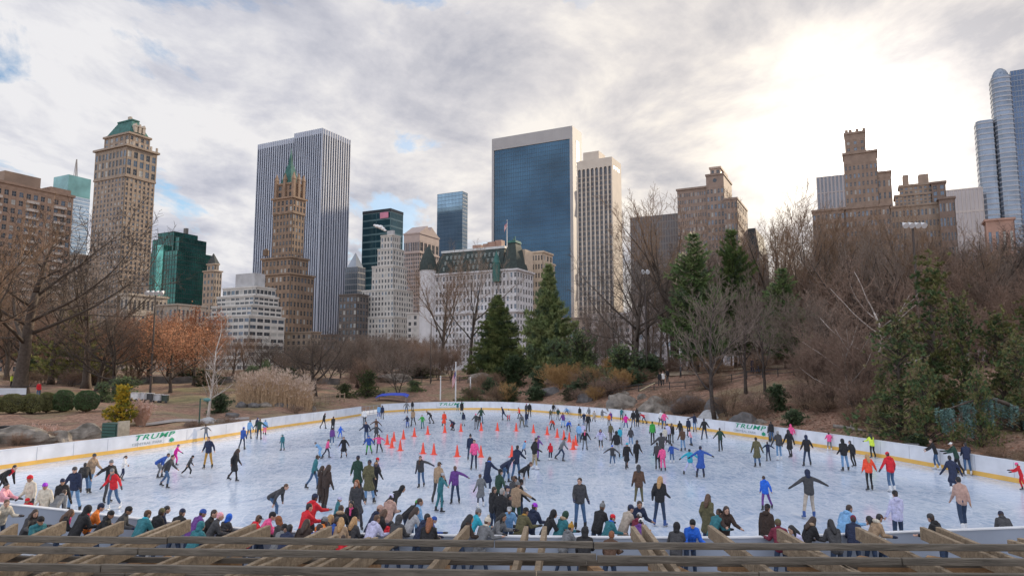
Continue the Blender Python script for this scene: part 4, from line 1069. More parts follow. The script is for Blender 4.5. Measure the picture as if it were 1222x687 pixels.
for i,(px,Y,yt,k,w,lb) in enumerate(((1116,50,308,'juniper',.95,'tallest olive evergreen on the right bank, narrow pointed top'),(1072,48,372,'yew',.9,'bushy olive evergreen left of the tallest one on the right bank'),
    (1150,52,352,'yew',.7,'broad olive evergreen right of the tallest one on the right bank'),(1196,48,372,'yew',.9,'broad evergreen above the weeping cedar'),(1100,44,430,'yew',.8,'low evergreen at the front of the right bank above the neon yellow jacket'),
    (1050,45,440,'juniper',.9,'small olive evergreen at the left end of the evergreen bank'),(1165,43,440,'yew',.7,'low dark evergreen just left of the weeping cedar'),(1232,52,358,'juniper',1.2,'tall evergreen cut by the right picture edge'),(1215,45,402,'yew',.9,'drooping evergreen over the arch of the weeping cedar'))):
    tree(k,px,Y,yt,lb,name='evergreen_tree',wide=w)
# weeping blue cedar
def weeping():
    e=empty('weeping_cedar',(0,0,0),0,'blue green weeping cedar trailing curtains of needles from an arched limb','tree')
    Y=43.0; T=MB(); C=MB(); r=random.Random(8)
    P=[at(x,y,Y+dy) for x,y,dy in ((1245,512,2.0),(1222,492,1.4),(1200,481,.8),(1180,474,.3),(1160,478,0),(1142,484,-.2),(1126,489,-.4))]
    T.tube([gpt(1250,Y+2)]+P,[.22,.2,.16,.13,.10,.08,.05,.02],7)
    cl=[(r.random()**.8*(len(P)-1.01),r.uniform(.5,1.0),r.uniform(.8,3.1)) for _ in range(14)]
    for i in range(120):
        t,fw_,LL=r.choice(cl); t=max(0,min(len(P)-1.02,t+r.gauss(0,.05))); k=int(t); p=P[k].lerp(P[k+1],t-k); off=Vector((r.gauss(0,.08),r.gauss(0,.45),r.uniform(-.1,.05)))
        p=p+off; L=LL*r.uniform(.5,1.05)*(1 if p.x>P[5].x else .6)
        L=min(L,max(.4,p.z-ground_z(p.x,p.y)-.15))
        n=int(L/.09); sw=r.uniform(-.06,.06)
        for j in range(n):
            q=p+Vector((sw*j*.1+r.gauss(0,.03),r.gauss(0,.03),-.09*j)); needles(C,q,Vector((0,0,-1)),7,.14,.018,r,r.randrange(2),.8)
    T.build('trunk',B_brown,e,True); C.build('crown',[mat('cedar_blue',(.13,.24,.22),.75,.25,1),mat('cedar_dark',(.07,.13,.115),.75,.25,1)],e)
weeping()

# --- bare trees that fill the bank and the park edge
fill_lab={'L':('bare grey brown tree in the park beyond the clipped bushes','trees in the park on the left'),
 'M':('bare brown tree at the park edge below the skyline','trees between the reed bed and the spruces'),
 'C':('thin bare tree in the wood behind the bank and pine','trees behind the rock bank'),
 'R':('bare reddish brown tree in the thicket below the sunlit towers','trees of the reddish thicket')}
def fill(zone,n,x0,x1,Y0,Y1,yt0,yt1,keys,w0=.9,w1=1.3,seed=1):
    r=random.Random(seed)
    for i in range(n):
        px=x0+(x1-x0)*(i+r.random())/n; Y=r.uniform(Y0,Y1); yt=r.uniform(yt0,yt1)
        lb,gp=fill_lab[zone]; tree(r.choice(keys),px,Y,yt,lb,gp,r.uniform(w0,w1),r.uniform(0,6.28),minh=3)
fill('L',16,-40,185,104,165,325,400,['elm','oak','rusty','elm2','cherry'],1.0,1.3,2)
fill('L',16,-10,260,112,170,370,410,['rusty','redtwig','orangeoak','rusty'],1.0,1.4,3)
fill('M',26,255,520,120,210,392,425,['mauve','elm','crab','redtwig','elm2'],1.1,1.6,4)
fill('M',14,400,545,105,140,392,428,['mauve','redtwig','crab'],1.0,1.4,5)
fill('C',18,690,900,110,170,330,375,['thin','tall','elm2','thin'],.9,1.3,6)
fill('C',4,660,790,112,135,385,410,['mauve','redtwig'],1.0,1.3,7)
fill('C',9,770,965,100,130,255,330,['elm2','mauve','thin'],1.0,1.4,8)
fill('R',17,945,1240,74,112,238,318,['tall','elm','oak','elm2','thin'],.9,1.2,9)
fill('R',6,950,1240,100,140,275,315,['redtwig','mauve','elm2'],1.0,1.3,11)
fill('R',12,960,1230,66,90,310,375,['redtwig','mauve','thin','redtwig'],1.0,1.3,10)
for px,Y,yt,k,lb in ((972,92,243,'tall','tall dark bare tree at the left end of the thicket below the grey slab'),(1018,96,252,'elm','tall bare tree crossing the base of the sunlit stepped tower'),(1150,88,258,'tall','tall bare tree below the hazy beige block'),(1196,84,262,'oak','broad bare tree below the blue skyscraper')):
    tree(k,px,Y,yt,lb,wide=1.15)
fill('R',9,965,1060,58,72,380,425,['redtwig','mauve'],.9,1.2,12)

# --- shrubs
def shrub(key,px,py,w_px,h_px,label,Y,name='shrub',group=None,cat='shrub'):
    Y=outY(px,Y,.5+w_px*Y/835*.62); g=gpt(px,Y); s_=Y/835; tm,cm,h=PROTO[key]
    wid={'bush':2.4,'redbush':2.4,'strawbush':2.2,'goldbush':2.5,'evergreen_bush':4.2,'laurel':3.7,'yew':6}[key]
    z=at(px,py,Y).z
    e=empty(name,(g.x,g.y,g.z-.05),rng.uniform(0,6.28),label,cat,group,(w_px*s_/wid,w_px*s_/wid,max(.4,(h_px*s_+max(0,z-g.z)*.0)/h)))
    link('trunk',tm,e); link('crown',cm,e); return e
r_=random.Random(21)
def clipped(px,w_px,h_px,label,Y,green):
    g=gpt(px,Y); s_=Y/835; rw=w_px*s_/2*.86; hh=h_px*s_*.95; e=empty('round_bush',(g.x,g.y,g.z),0,label,'bush','clipped round bushes')
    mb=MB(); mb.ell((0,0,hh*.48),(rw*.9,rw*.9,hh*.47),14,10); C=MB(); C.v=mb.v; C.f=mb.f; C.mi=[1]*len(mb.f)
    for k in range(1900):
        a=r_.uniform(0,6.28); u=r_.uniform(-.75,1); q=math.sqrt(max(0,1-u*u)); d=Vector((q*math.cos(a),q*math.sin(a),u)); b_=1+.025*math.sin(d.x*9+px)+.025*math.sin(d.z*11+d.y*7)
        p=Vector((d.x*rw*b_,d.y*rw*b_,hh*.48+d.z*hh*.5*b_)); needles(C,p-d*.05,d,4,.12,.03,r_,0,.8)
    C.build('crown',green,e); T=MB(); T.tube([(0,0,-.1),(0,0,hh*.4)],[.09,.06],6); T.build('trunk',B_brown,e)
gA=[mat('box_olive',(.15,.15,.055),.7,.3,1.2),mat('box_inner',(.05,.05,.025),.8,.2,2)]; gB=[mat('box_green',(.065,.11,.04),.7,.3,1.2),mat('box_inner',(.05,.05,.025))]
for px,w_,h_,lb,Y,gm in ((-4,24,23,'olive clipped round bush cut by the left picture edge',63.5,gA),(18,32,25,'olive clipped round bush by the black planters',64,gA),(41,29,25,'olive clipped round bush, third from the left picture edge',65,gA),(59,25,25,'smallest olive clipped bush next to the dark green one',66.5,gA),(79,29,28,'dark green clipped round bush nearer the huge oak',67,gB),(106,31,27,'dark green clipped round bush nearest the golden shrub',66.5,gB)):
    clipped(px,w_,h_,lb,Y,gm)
shrub('goldbush',148,490,46,46,'bright golden yellow conical shrub beside the rink boards',57.5,'golden_shrub')
shrub('evergreen_bush',125,480,30,22,'dark evergreen hedge shrub behind the round bushes',78); shrub('evergreen_bush',150,476,60,22,'long dark evergreen hedge behind the golden shrub',84); shrub('laurel',265,492,34,22,'dark green laurel at the foot of the white birch',73)
shrub('evergreen_bush',318,470,22,40,'narrow dark evergreen standing behind the reed bed',92); shrub('laurel',300,475,40,26,'dark shrub just left of the narrow evergreen behind the reeds',96); shrub('laurel',345,475,46,22,'dark shrub right of the narrow evergreen behind the reeds',100)
shrub('evergreen_bush',412,486,34,16,'blue green spreading shrub by the wooden rail fence',98); shrub('evergreen_bush',440,484,44,28,'dark evergreen mound left of the blue awning',102); shrub('evergreen_bush',495,484,28,12,'low dark mound left of the flagpole',106)
shrub('laurel',614,474,48,34,'glossy evergreen rhododendron below the spruces',107)
shrub('evergreen_bush',692,440,60,50,'large dark yew mound right of the taller spruce',104); shrub('evergreen_bush',742,443,74,40,'wide dark yew mound under the big mossy tree',94); shrub('evergreen_bush',665,450,50,42,'dark yew filling the foot of the taller spruce',110)
shrub('strawbush',668,470,54,32,'bright straw orange bare shrub on the bank above the far boards',98); shrub('strawbush',706,470,28,26,'smaller straw coloured shrub left of the rocks',94); shrub('strawbush',742,478,30,26,'straw coloured grass tuft between the two grey boulders',88)
for i,(px,Y,w_,h_,k,lb) in enumerate(((800,74,44,26,'bush','tangled bare shrub on the rocks below the pine'),(822,70,40,26,'redbush','reddish bare shrub left of the pale boulder'),(868,66,44,36,'bush','grey bare shrub between the pale boulder and slim trunk'),(900,64,44,30,'redbush','reddish bare shrub above the far board lettering'),(925,64,40,28,'laurel','green leafy shrub above the far board lettering'),
    (960,62,54,36,'redbush','reddish bramble at the top of the leaf slope'),(990,60,50,40,'redbush','reddish bramble right of the leaf slope'),(1018,57,44,40,'redbush','reddish bramble below the low pale tree'),(945,58,34,18,'laurel','low green shrub on the leaf slope'),(1090,41,36,16,'laurel','low green shrub near the neon yellow jacket'),(1180,38,40,18,'bush','bare shrub tangle under the weeping cedar'),(1222,37,40,24,'bush','bare shrub tangle at the right picture edge'))):
    shrub(k,px,0,w_,h_,lb,Y)
for i,(px,Y) in enumerate(((28,47),(62,49),(232,57),(275,62),(355,76),(240,58))): shrub('redbush',px,0,26,9,'low dry reddish shrub behind the long boards',Y,group='low dry shrubs by the long boards')
for i in range(22):
    r2=random.Random(300+i); px=r2.uniform(20,520); shrub(r2.choice(('bush','redbush','laurel')),px,0,r2.uniform(26,50),r2.uniform(12,24),'scrubby undergrowth shrub at the far park edge',r2.uniform(100,125),group='scrub at the park edge')
for i in range(26):
    r2=random.Random(400+i); px=r2.uniform(680,1215); shrub(r2.choice(('bush','redbush','bush')),px,0,r2.uniform(30,60),r2.uniform(14,30),'bare scrub bush on the wooded bank',r2.uniform(60,100) if px<980 else r2.uniform(46,66),group='scrub on the wooded bank')

for i in range(34):
    r2=random.Random(500+i); px=r2.uniform(560,780); k=r2.choice(('laurel','evergreen_bush','bush','bush','strawbush','laurel'))
    shrub(k,px,0,r2.uniform(20,44),r2.uniform(12,26),{'laurel':'dark leafy shrub on the slope under the spruces','evergreen_bush':'dark needled shrub on the slope under the spruces','bush':'bare tan shrub on the slope under the spruces','redbush':'bare reddish shrub on the slope under the spruces','strawbush':'straw coloured shrub on the slope under the spruces'}[k],r2.uniform(84,112),group='shrubs on the slope under the spruces')
# reeds
def reeds(name,px0,px1,Y0,Y1,h0,h1,n,label,cols,seed,plume=True,flare=0.0):
    r=random.Random(seed); mb=MB()
    for i in range(n):
        px=r.uniform(px0,px1); Y=r.uniform(Y0,Y1); cx_=(px0+px1)/2
        g=gpt(px if not flare else cx_+(px-cx_)*.4,Y); u=(px-px0)/(px1-px0); h=r.uniform(h0*.62,h1)*(.62+.38*(math.sin(math.pi*min(1,max(0,u)))**.35))*(1+.12*math.sin(u*23+seed)+.08*math.sin(u*51))
        lx,ly=r.gauss(0,.13)*h,r.gauss(0,.10)*h; s_=.02; lx+=flare*(px-cx_)/(px1-px0)*h; o=len(mb.v)
        mb.v+=[(g.x-s_,g.y,g.z),(g.x+s_,g.y,g.z),(g.x+lx*.5+s_*.7,g.y+ly*.5,g.z+h*.6),(g.x+lx*.5-s_*.7,g.y+ly*.5,g.z+h*.6),(g.x+lx,g.y+ly,g.z+h)]
        mb.face([o,o+1,o+2,o+3],0); mb.face([o+3,o+2,o+4],0)
        if plume and r.random()<.62:
            needles(mb,Vector((g.x+lx,g.y+ly,g.z+h*.88)),Vector((lx,ly,h*.6)).normalized(),5,h*.13,.03,r,1,.5)
        if r.random()<.5: needles(mb,Vector((g.x+lx*.4,g.y+ly*.4,g.z+h*.45)),Vector((r.uniform(-1,1),0,.6)),2,h*.3,.02,r,0,.3)
    return tag(mb.build(name,cols),label,'reeds',kind='stuff')
reeds('reed_bed',284,374,80,87,2.6,3.9,3000,'tall bed of dry tan reeds with feathery plumes',[mat('reed_stem',(.42,.29,.18),.9,.35,5),mat('reed_plume',(.52,.40,.32),.9,.25,5)],31)
reeds('ornamental_grass',160,184,58.5,60,1.3,2.0,700,'clump of pinkish ornamental grass beside the golden shrub',[mat('grass_pink',(.46,.28,.20),.9,.25,2),mat('grass_plume',(.58,.40,.33),.9,.2,2)],33,True,.75)
reeds('ornamental_grass',36,84,50.5,52.5,.5,.9,700,'low mat of pinkish dry grass on the rocks',[mat('grass_pink',(.46,.28,.20)),mat('grass_plume',(.58,.40,.33))],35)
# fallen leaves on the right bank
r=random.Random(77); mb=MB()
for i in range(15000):
    px=r.uniform(860,1240) if i%3 else r.uniform(640,960); Y=r.uniform(33,66) if i%3 else r.uniform(62,92)
    g=gpt(px,Y)
    if in_rink(g.x,g.y) or rink_dist(g.x,g.y)<.35: continue
    a=r.uniform(0,6.28); s_=r.uniform(.05,.13); c,s2=math.cos(a)*s_,math.sin(a)*s_; t=r.uniform(-.06,.06); o=len(mb.v); z=g.z+.05
    mb.v+=[(g.x+c,g.y+s2,z+t),(g.x-s2*.6,g.y+c*.6,z+.03),(g.x-c,g.y-s2,z-t*.5),(g.x+s2*.6,g.y-c*.6,z+.01)]; mb.face([o,o+1,o+2,o+3],r.choices((0,1,2),(4,4,2))[0])
tag(mb.build('fallen_leaves',[mat('leaf_brown',(.19,.10,.06),.9,.3,2),mat('leaf_tan',(.34,.23,.16),.9,.3,2),mat('leaf_rust',(.30,.12,.06),.9,.3,2)]),'carpet of fallen brown leaves on the wooded bank','leaves',kind='stuff')
# ------------------------------------------------------------------ people
# local frame: x right, y forward, z up; 1.80 m tall on skates
POSES={ # lean, headpitch, headyaw, legs (hip flex, abduct, knee) R/L, arms (flex, abduct, elbow) R/L
'st':(3,4,0,((4,4,6),(-2,4,6)),((4,9,12),(2,9,14))),
'pk':(2,6,10,((3,5,4),(-2,6,6)),((-12,16,55),(-12,16,55))),
'ao':(7,2,6,((10,7,16),(-6,7,12)),((10,62,14),(2,52,18))),
'am':(9,3,6,((14,6,22),(-8,8,16)),((14,26,34),(-4,34,22))),
'sd':(20,-6,0,((28,5,38),(-26,12,14)),((-22,26,20),(30,20,25))),
'wk':(8,2,12,((20,3,18),(-16,4,16)),((-16,9,18),(20,8,25))),
'ln':(52,-30,0,((38,7,42),(18,10,34)),((30,14,20),(40,16,18))),
'la':(40,-22,0,((30,9,40),(-12,14,20)),((40,60,8),(-30,62,6))),
'rt':(6,0,15,((6,6,12),(-4,6,10)),((10,72,8),(4,14,14))),
'lt':(6,0,-15,((6,6,12),(-4,6,10)),((4,14,14),(10,72,8))),
'fw':(14,0,0,((14,4,20),(-6,5,14)),((58,14,18),(52,16,20))),
'rl':(24,-10,12,((6,5,4),(-4,6,6)),((44,14,62),(40,16,66))),
'cr':(36,-20,0,((82,12,110),(60,14,100)),((44,30,20),(40,34,20))),
'sp':(14,-4,0,((14,22,16),(-4,22,10)),((10,54,12),(16,50,14))),
'sq':(10,2,-20,((10,16,10),(-12,14,26)),((-8,18,30),(14,14,36))),
'hh':(4,2,8,((8,4,10),(-6,5,12)),((6,30,6),(4,12,16))),
'hl':(4,2,-8,((8,4,10),(-6,5,12)),((4,12,16),(6,30,6))),
'hb':(4,0,10,((4,8,5),(-3,8,6)),((-20,22,40),(-20,22,40)))}
for k_ in list(POSES):                      # every stance in three slightly different versions
    for n_ in (1,2):
        q_=random.Random(k_+str(n_)); j_=lambda t,a: tuple(x+q_.uniform(-a,a) for x in t)
        ln_,hp_,hy_,lg_,ar_=POSES[k_]
        POSES[k_+str(n_)]=(ln_+q_.uniform(-3,4),hp_+q_.uniform(-4,6),hy_+q_.uniform(-28,28),tuple(j_(l,6) for l in lg_),tuple((a[0]+q_.uniform(-12,14),max(4,a[1]+q_.uniform(-10,10)),max(4,a[2]+q_.uniform(-6,22))) for a in ar_))
def rotx(a): return Matrix.Rotation(R(a),3,'X')
def skel(key):
    lean,hp,hy,legs,arms=POSES[key]; J={}
    pel=Vector((0,0,0)); T=rotx(-lean); J['pel']=pel
    J['waist']=pel+T@Vector((0,0,.17)); T2=rotx(-lean*1.1); J['chest']=J['waist']+T2@Vector((0,.015,.20)); J['neck']=J['chest']+T2@Vector((0,0,.17))
    TH=rotx(-lean*1.0-hp)@Matrix.Rotation(R(-hy),3,'Z'); J['TH']=TH; J['TT']=T2
    J['head']=J['neck']+T2@Vector((0,0,.045))+TH@Vector((0,.03,.105))
    for sname,sg,l,a in (('R',1,legs[0],arms[0]),('L',-1,legs[1],arms[1])):
        f,ab,k=l; hip=Vector((.09*sg,0,-.02)); f2,a2=R(f),R(ab)
        kn=hip+Vector((math.sin(a2)*sg,math.sin(f2)*math.cos(a2),-math.cos(f2)*math.cos(a2)))*.425
        f3=R(f-k); an=kn+Vector((math.sin(a2)*sg,math.sin(f3)*math.cos(a2),-math.cos(f3)*math.cos(a2)))*.405
        J['hip'+sname],J['knee'+sname],J['ank'+sname]=hip,kn,an
        ft=Vector((math.sin(R(14))*sg,math.cos(R(14)),math.sin(f3)*.5)).normalized(); J['foot'+sname]=ft
        sh=J['neck']+T2@Vector((.150*sg,-.01,-.060)); J['sh'+sname]=sh
        f,ab,e=a; f2,a2=R(f),R(ab)
        d=T2@Vector((math.sin(a2)*sg,math.sin(f2)*math.cos(a2),-math.cos(f2)*math.cos(a2))); el=sh+d*.275
        f3,a3=R(f+e),R(ab*.85); d2=T2@Vector((math.sin(a3)*sg,math.sin(f3)*math.cos(a3),-math.cos(f3)*math.cos(a3))); wr=el+d2*.245
        J['el'+sname],J['wr'+sname],J['hd'+sname]=el,wr,d2
    low=min(J['ankR'].z,J['ankL'].z)-.165
    for k,v in list(J.items()):
        if k[:2] not in('TH','TT') and k[:4]!='foot' and k[:2]!='hd': J[k]=v-Vector((0,0,low))
    return J
SK={}
class Blob:
    def __init__(s): s.mb=MB()
    def cap(s,p,q,r0,r1,sides=10):
        p=Vector(p);q=Vector(q); d=q-p; L=d.length; d=d.normalized() if L>1e-5 else Vector((0,0,1))
        pts=[];rs=[]
        for a in (-90,-50,-20): pts.append(p+d*(r0*math.sin(R(a)))); rs.append(max(.003,r0*math.cos(R(a))))
        pts.append(p.lerp(q,.5)); rs.append((r0+r1)/2)
        for a in (20,50,90): pts.append(q+d*(r1*math.sin(R(a)))); rs.append(max(.003,r1*math.cos(R(a))))
        s.mb.tube(pts,rs,sides); return s
    def ell(s,c,r,M=None): s.mb.ell(c,r,12,8,0,M); return s
def blob_part(part,J):
    b=Blob(); TH=J['TH']; TT=J['TT']; hd=J['head']
    H=lambda x,y,z: hd+TH@Vector((x,y,z))
    if part=='body':
        b.ell(hd,(.075,.094,.116),TH); b.ell(H(0,.045,-.065),(.052,.05,.05),TH); b.ell(H(0,.096,-.012),(.014,.022,.026),TH)
        b.ell(H(0,.085,-.055),(.024,.014,.010),TH)
        for sg in(1,-1): b.ell(H(.077*sg,-.005,-.005),(.012,.022,.032),TH); b.ell(H(.03*sg,.082,.022),(.015,.010,.009),TH)
        b.cap(J['neck']-TT@Vector((0,0,.05)),hd-TH@Vector((0,.02,.06)),.058,.052)
        for sg in(1,-1): b.cap(J['pel']+Vector((.045*sg,0,.01)),J['neck']+TT@Vector((.06*sg,0,-.10)),.082,.078)
        for s_ in'RL':
            sg=1 if s_=='R' else -1
            b.cap(J['sh'+s_],J['el'+s_],.048,.040).cap(J['el'+s_],J['wr'+s_],.038,.027)
            b.cap(J['hip'+s_],J['knee'+s_],.066,.05).cap(J['knee'+s_],J['ank'+s_],.05,.036)
            d=J['hd'+s_]; w=J['wr'+s_]; up=Vector((0,1,0)); up=(up-d*up.dot(d)).normalized(); sd=d.cross(up)
            b.cap(w,w+d*.075,.028,.034)
            for i,l in enumerate((.07,.082,.078,.06)):
                o=w+d*.085+up*(.030-.02*i); k=o+d*l*.55; b.cap(o,k,.0105,.010,6); b.cap(k,k+(d*.75+sd*.5*sg).normalized()*l*.5,.010,.009,6)
            t=w+d*.03+up*.03; b.cap(t,t+(d*.6+up*.8).normalized()*.055,.013,.010,6)
    elif part in('jacket','coat','sweater'):
        fat=1.0 if part!='sweater' else .88
        for sg in(1,-1):
            b.cap(J['pel']+TT@Vector((.062*sg,0,-.035)),J['waist']+TT@Vector((.062*sg,0,0)),.128*fat,.112*fat)
            b.cap(J['waist']+TT@Vector((.06*sg,0,0)),J['chest']+TT@Vector((.075*sg,0,.04)),.112*fat,.118*fat)
            b.cap(J['chest']+TT@Vector((.07*sg,-.01,.04)),J['sh'+('R' if sg>0 else 'L')],.11*fat,.076*fat); b.cap(J['neck']+TT@Vector((.03*sg,-.01,-.005)),J['sh'+('R' if sg>0 else 'L')],.062,.072*fat)
        b.cap(J['chest'],J['neck']+TT@Vector((0,-.01,-.01)),.13*fat,.072*fat); b.cap(J['neck']+TT@Vector((0,-.005,0)),J['neck']+TT@Vector((0,-.005,.035)),.074,.070)
        for s_ in'RL': b.cap(J['sh'+s_],J['el'+s_],.078*fat,.066*fat).cap(J['el'+s_],J['wr'+s_],.066*fat,.048*fat)
        if part=='coat':
            for s_ in'RL':
                m=J['hip'+s_].lerp(J['knee'+s_],.78); b.cap(J['pel'],m,.135,.135); 
            mid=(J['hipR'].lerp(J['kneeR'],.78)+J['hipL'].lerp(J['kneeL'],.78))/2; b.cap(J['pel'],mid,.14,.15)
    elif part=='trousers':
        b.ell(J['pel'],(.135,.100,.11))
        for s_ in'RL': b.cap(J['hip'+s_],J['knee'+s_],.086,.066).cap(J['knee'+s_],J['ank'+s_]+Vector((0,0,.05)),.066,.056)
    elif part=='leggings':
        b.ell(J['pel'],(.132,.098,.10))
        for s_ in'RL': b.cap(J['hip'+s_],J['knee'+s_],.086,.055).cap(J['knee'+s_],J['ank'+s_]+Vector((0,0,.03)),.056,.040)
    elif part in('bladeR','bladeL'):
        s_=part[-1]; a=J['ank'+s_]; f=J['foot'+s_]; dn=Vector((0,0,-1)); dn=(dn-f*dn.dot(f)).normalized()
        b.mb.bar(a+dn*.148-f*.09,a+dn*.148+f*.18,.012,.034); b.mb.bar(a+dn*.12-f*.05,a+dn*.135-f*.05,.02,.03); b.mb.bar(a+dn*.12+f*.12,a+dn*.135+f*.12,.02,.03)
    elif part in('skateR','skateL','bootR','bootL'):
        s_=part[-1]; a=J['ank'+s_]; f=J['foot'+s_]; dn=Vector((0,0,-1)); dn=(dn-f*dn.dot(f)).normalized()
        b.cap(a+Vector((0,0,.07)),a+dn*.05,.062,.055); b.cap(a+dn*.075-f*.04,a+dn*.082+f*.15,.045,.036)
        if part[0]=='s': b.mb.bar(a+dn*.145-f*.09,a+dn*.145+f*.18,.022,.05)
    elif part=='beanie':
        b.ell(H(0,-.008,.045),(.090,.106,.095),TH); b.ell(H(0,-.008,.018),(.094,.110,.03),TH)
    elif part=='pompom':
        b.ell(H(0,-.008,.05),(.092,.108,.105),TH); b.ell(H(0,-.008,.018),(.096,.112,.034),TH); b.ell(H(0,-.01,.175),(.042,.042,.042),TH)
    elif part=='cap':
        b.ell(H(0,-.008,.045),(.088,.104,.082),TH); b.ell(H(0,.115,.035),(.066,.07,.016),TH)
    elif part=='hood':
        b.ell(H(0,-.03,.015),(.108,.115,.138),TH); b.cap(J['neck']+TT@Vector((0,-.03,.02)),hd-TH@Vector((0,.05,.05)),.095,.09)
    elif part=='hair':
        b.ell(H(0,-.018,.035),(.085,.098,.096),TH); b.ell(H(0,-.045,-.02),(.074,.06,.07),TH)
    elif part=='longhair':
        b.ell(H(0,-.018,.035),(.088,.100,.098),TH); b.cap(H(0,-.06,0),J['neck']+TT@Vector((0,-.10,-.05)),.082,.088); b.cap(J['neck']+TT@Vector((0,-.11,-.02)),J['chest']+TT@Vector((0,-.125,.03)),.082,.055)
        for sg in(1,-1): b.cap(H(.07*sg,-.01,0),J['neck']+TT@Vector((.085*sg,.03,-.02)),.035,.04)
    elif part=='ponytail':
        b.ell(H(0,-.018,.035),(.085,.098,.096),TH); b.cap(H(0,-.10,.04),H(0,-.16,-.10),.035,.028)
    elif part=='hood_down':
        b.ell(J['neck']+TT@Vector((0,-.075,.0)),(.105,.06,.075),TT); b.cap(J['neck']+TT@Vector((-.07,-.02,.01)),J['neck']+TT@Vector((.07,-.02,.01)),.055,.055)
    elif part in('gloveR','gloveL'):
        s_=part[-1]; d=J['hd'+s_]; w=J['wr'+s_]; b.cap(w-d*.03,w+d*.10,.048,.046); b.cap(w+d*.10,w+d*.155,.044,.034)
    elif part=='scarf':
        b.ell(J['neck']+TT@Vector((0,.005,.03)),(.098,.10,.055),TT); b.cap(J['neck']+TT@Vector((.03,.09,.0)),J['chest']+TT@Vector((.04,.135,-.02)),.035,.04)
    elif part=='fur':
        b.ell(J['neck']+TT@Vector((0,-.05,.03)),(.135,.105,.07),TT)
    elif part in('eyeR','eyeL'):
        sg=1 if part=='eyeR' else -1; b.ell(H(.032*sg,.089,.022),(.015,.009,.011),TH)
    return b.mb
PM={}
def blob_bake(jobs):
    """union every job's blobs into one continuous skin with a voxel remesh"""
    tmp=[]; mtmp=bpy.data.materials.new('t')
    for key,part in jobs:
        if key not in SK: SK[key]=skel(key)
        o=link('t',blob_part(part,SK[key]).mesh('t',mtmp))
        if part not in('eyeR','eyeL','bladeR','bladeL'):
            m=o.modifiers.new('r','REMESH'); m.mode='VOXEL'; m.voxel_size={'body':.0135,'skateR':.012,'skateL':.012,'bootR':.013,'bootL':.013}.get(part,.017)
            s_=o.modifiers.new('s','SMOOTH'); s_.iterations=3 if part!='body' else 1; s_.factor=.5
        tmp.append((o,key,part))
    bpy.context.view_layer.update(); dg=bpy.context.evaluated_depsgraph_get()
    for o,key,part in tmp:
        me=bpy.data.meshes.new_from_object(o.evaluated_get(dg)); me.name=part
        me.polygons.foreach_set('use_smooth',[True]*len(me.polygons))
        if not me.materials: me.materials.append(None)
        PM[(key,part)]=me
    for o,_,_ in tmp: bpy.data.objects.remove(o)
CL={'black':(.018,.018,.021),'charcoal':(.055,.055,.06),'grey':(.17,.175,.185),'light grey':(.40,.41,.43),'white':(.72,.71,.70),'cream':(.58,.53,.44),'navy':(.018,.027,.065),'blue':(.03,.09,.36),
'bright blue':(.02,.13,.62),'light blue':(.20,.40,.66),'turquoise':(.03,.37,.50),'teal':(.03,.16,.19),'dark green':(.02,.055,.038),'green':(.05,.33,.06),'olive':(.11,.10,.05),'khaki':(.36,.29,.19),'tan':(.36,.25,.16),
'brown':(.10,.055,.035),'dark brown':(.045,.028,.022),'mustard':(.42,.23,.04),'yellow':(.70,.50,.05),'neon yellow':(.68,.86,.08),'orange':(.75,.20,.03),'orange red':(.82,.08,.035),'red':(.60,.018,.03),'maroon':(.17,.02,.045),
'pink':(.80,.10,.28),'magenta':(.65,.02,.30),'light pink':(.75,.36,.42),'purple':(.14,.05,.24),'bright purple':(.33,.04,.55),'lavender':(.52,.52,.72),'blond':(.42,.25,.11),'auburn':(.24,.085,.035),'grey hair':(.30,.29,.28),'jeans':(.055,.115,.22),'light jeans':(.13,.25,.42),'dark jeans':(.025,.045,.09),'beige':(.42,.36,.30),'rose':(.45,.29,.24)}
VARJ=random.Random(12)
def cloth(c,kind='cloth'):
    if kind=='hair': return mat('hair_'+c.replace(' ','_'),CL[c],.55,.3,30)
    return mat('cloth_'+c.replace(' ','_'),CL[c],.85,.22,9,bump=.55,bscale=13)
SKIN=[mat('skin_light',(.50,.30,.22),.5,.06,8),mat('skin_tan',(.36,.20,.13),.5,.06,8),mat('skin_dark',(.12,.065,.045),.5,.06,8)]
M_sk=[mat('skate_black',(.02,.02,.022),.4,0),mat('skate_white',(.68,.68,.68),.4,0),mat('skate_blue',(.03,.08,.26),.4,0)]
M_blade=mat('blade_steel',(.45,.46,.48),.3,0,metal=.8); M_eye=mat('eye_dark',(.03,.02,.016),.4,0)
GAR={'J':'jacket','C':'coat','S':'sweater','H':'hoodie','P':'puffer jacket','U':'snowsuit','V':'vest','F':'fur hooded parka'}
HAT={'b':'beanie','p':'pompom','c':'cap','h':'hood','s':'hair','l':'longhair','t':'ponytail'}
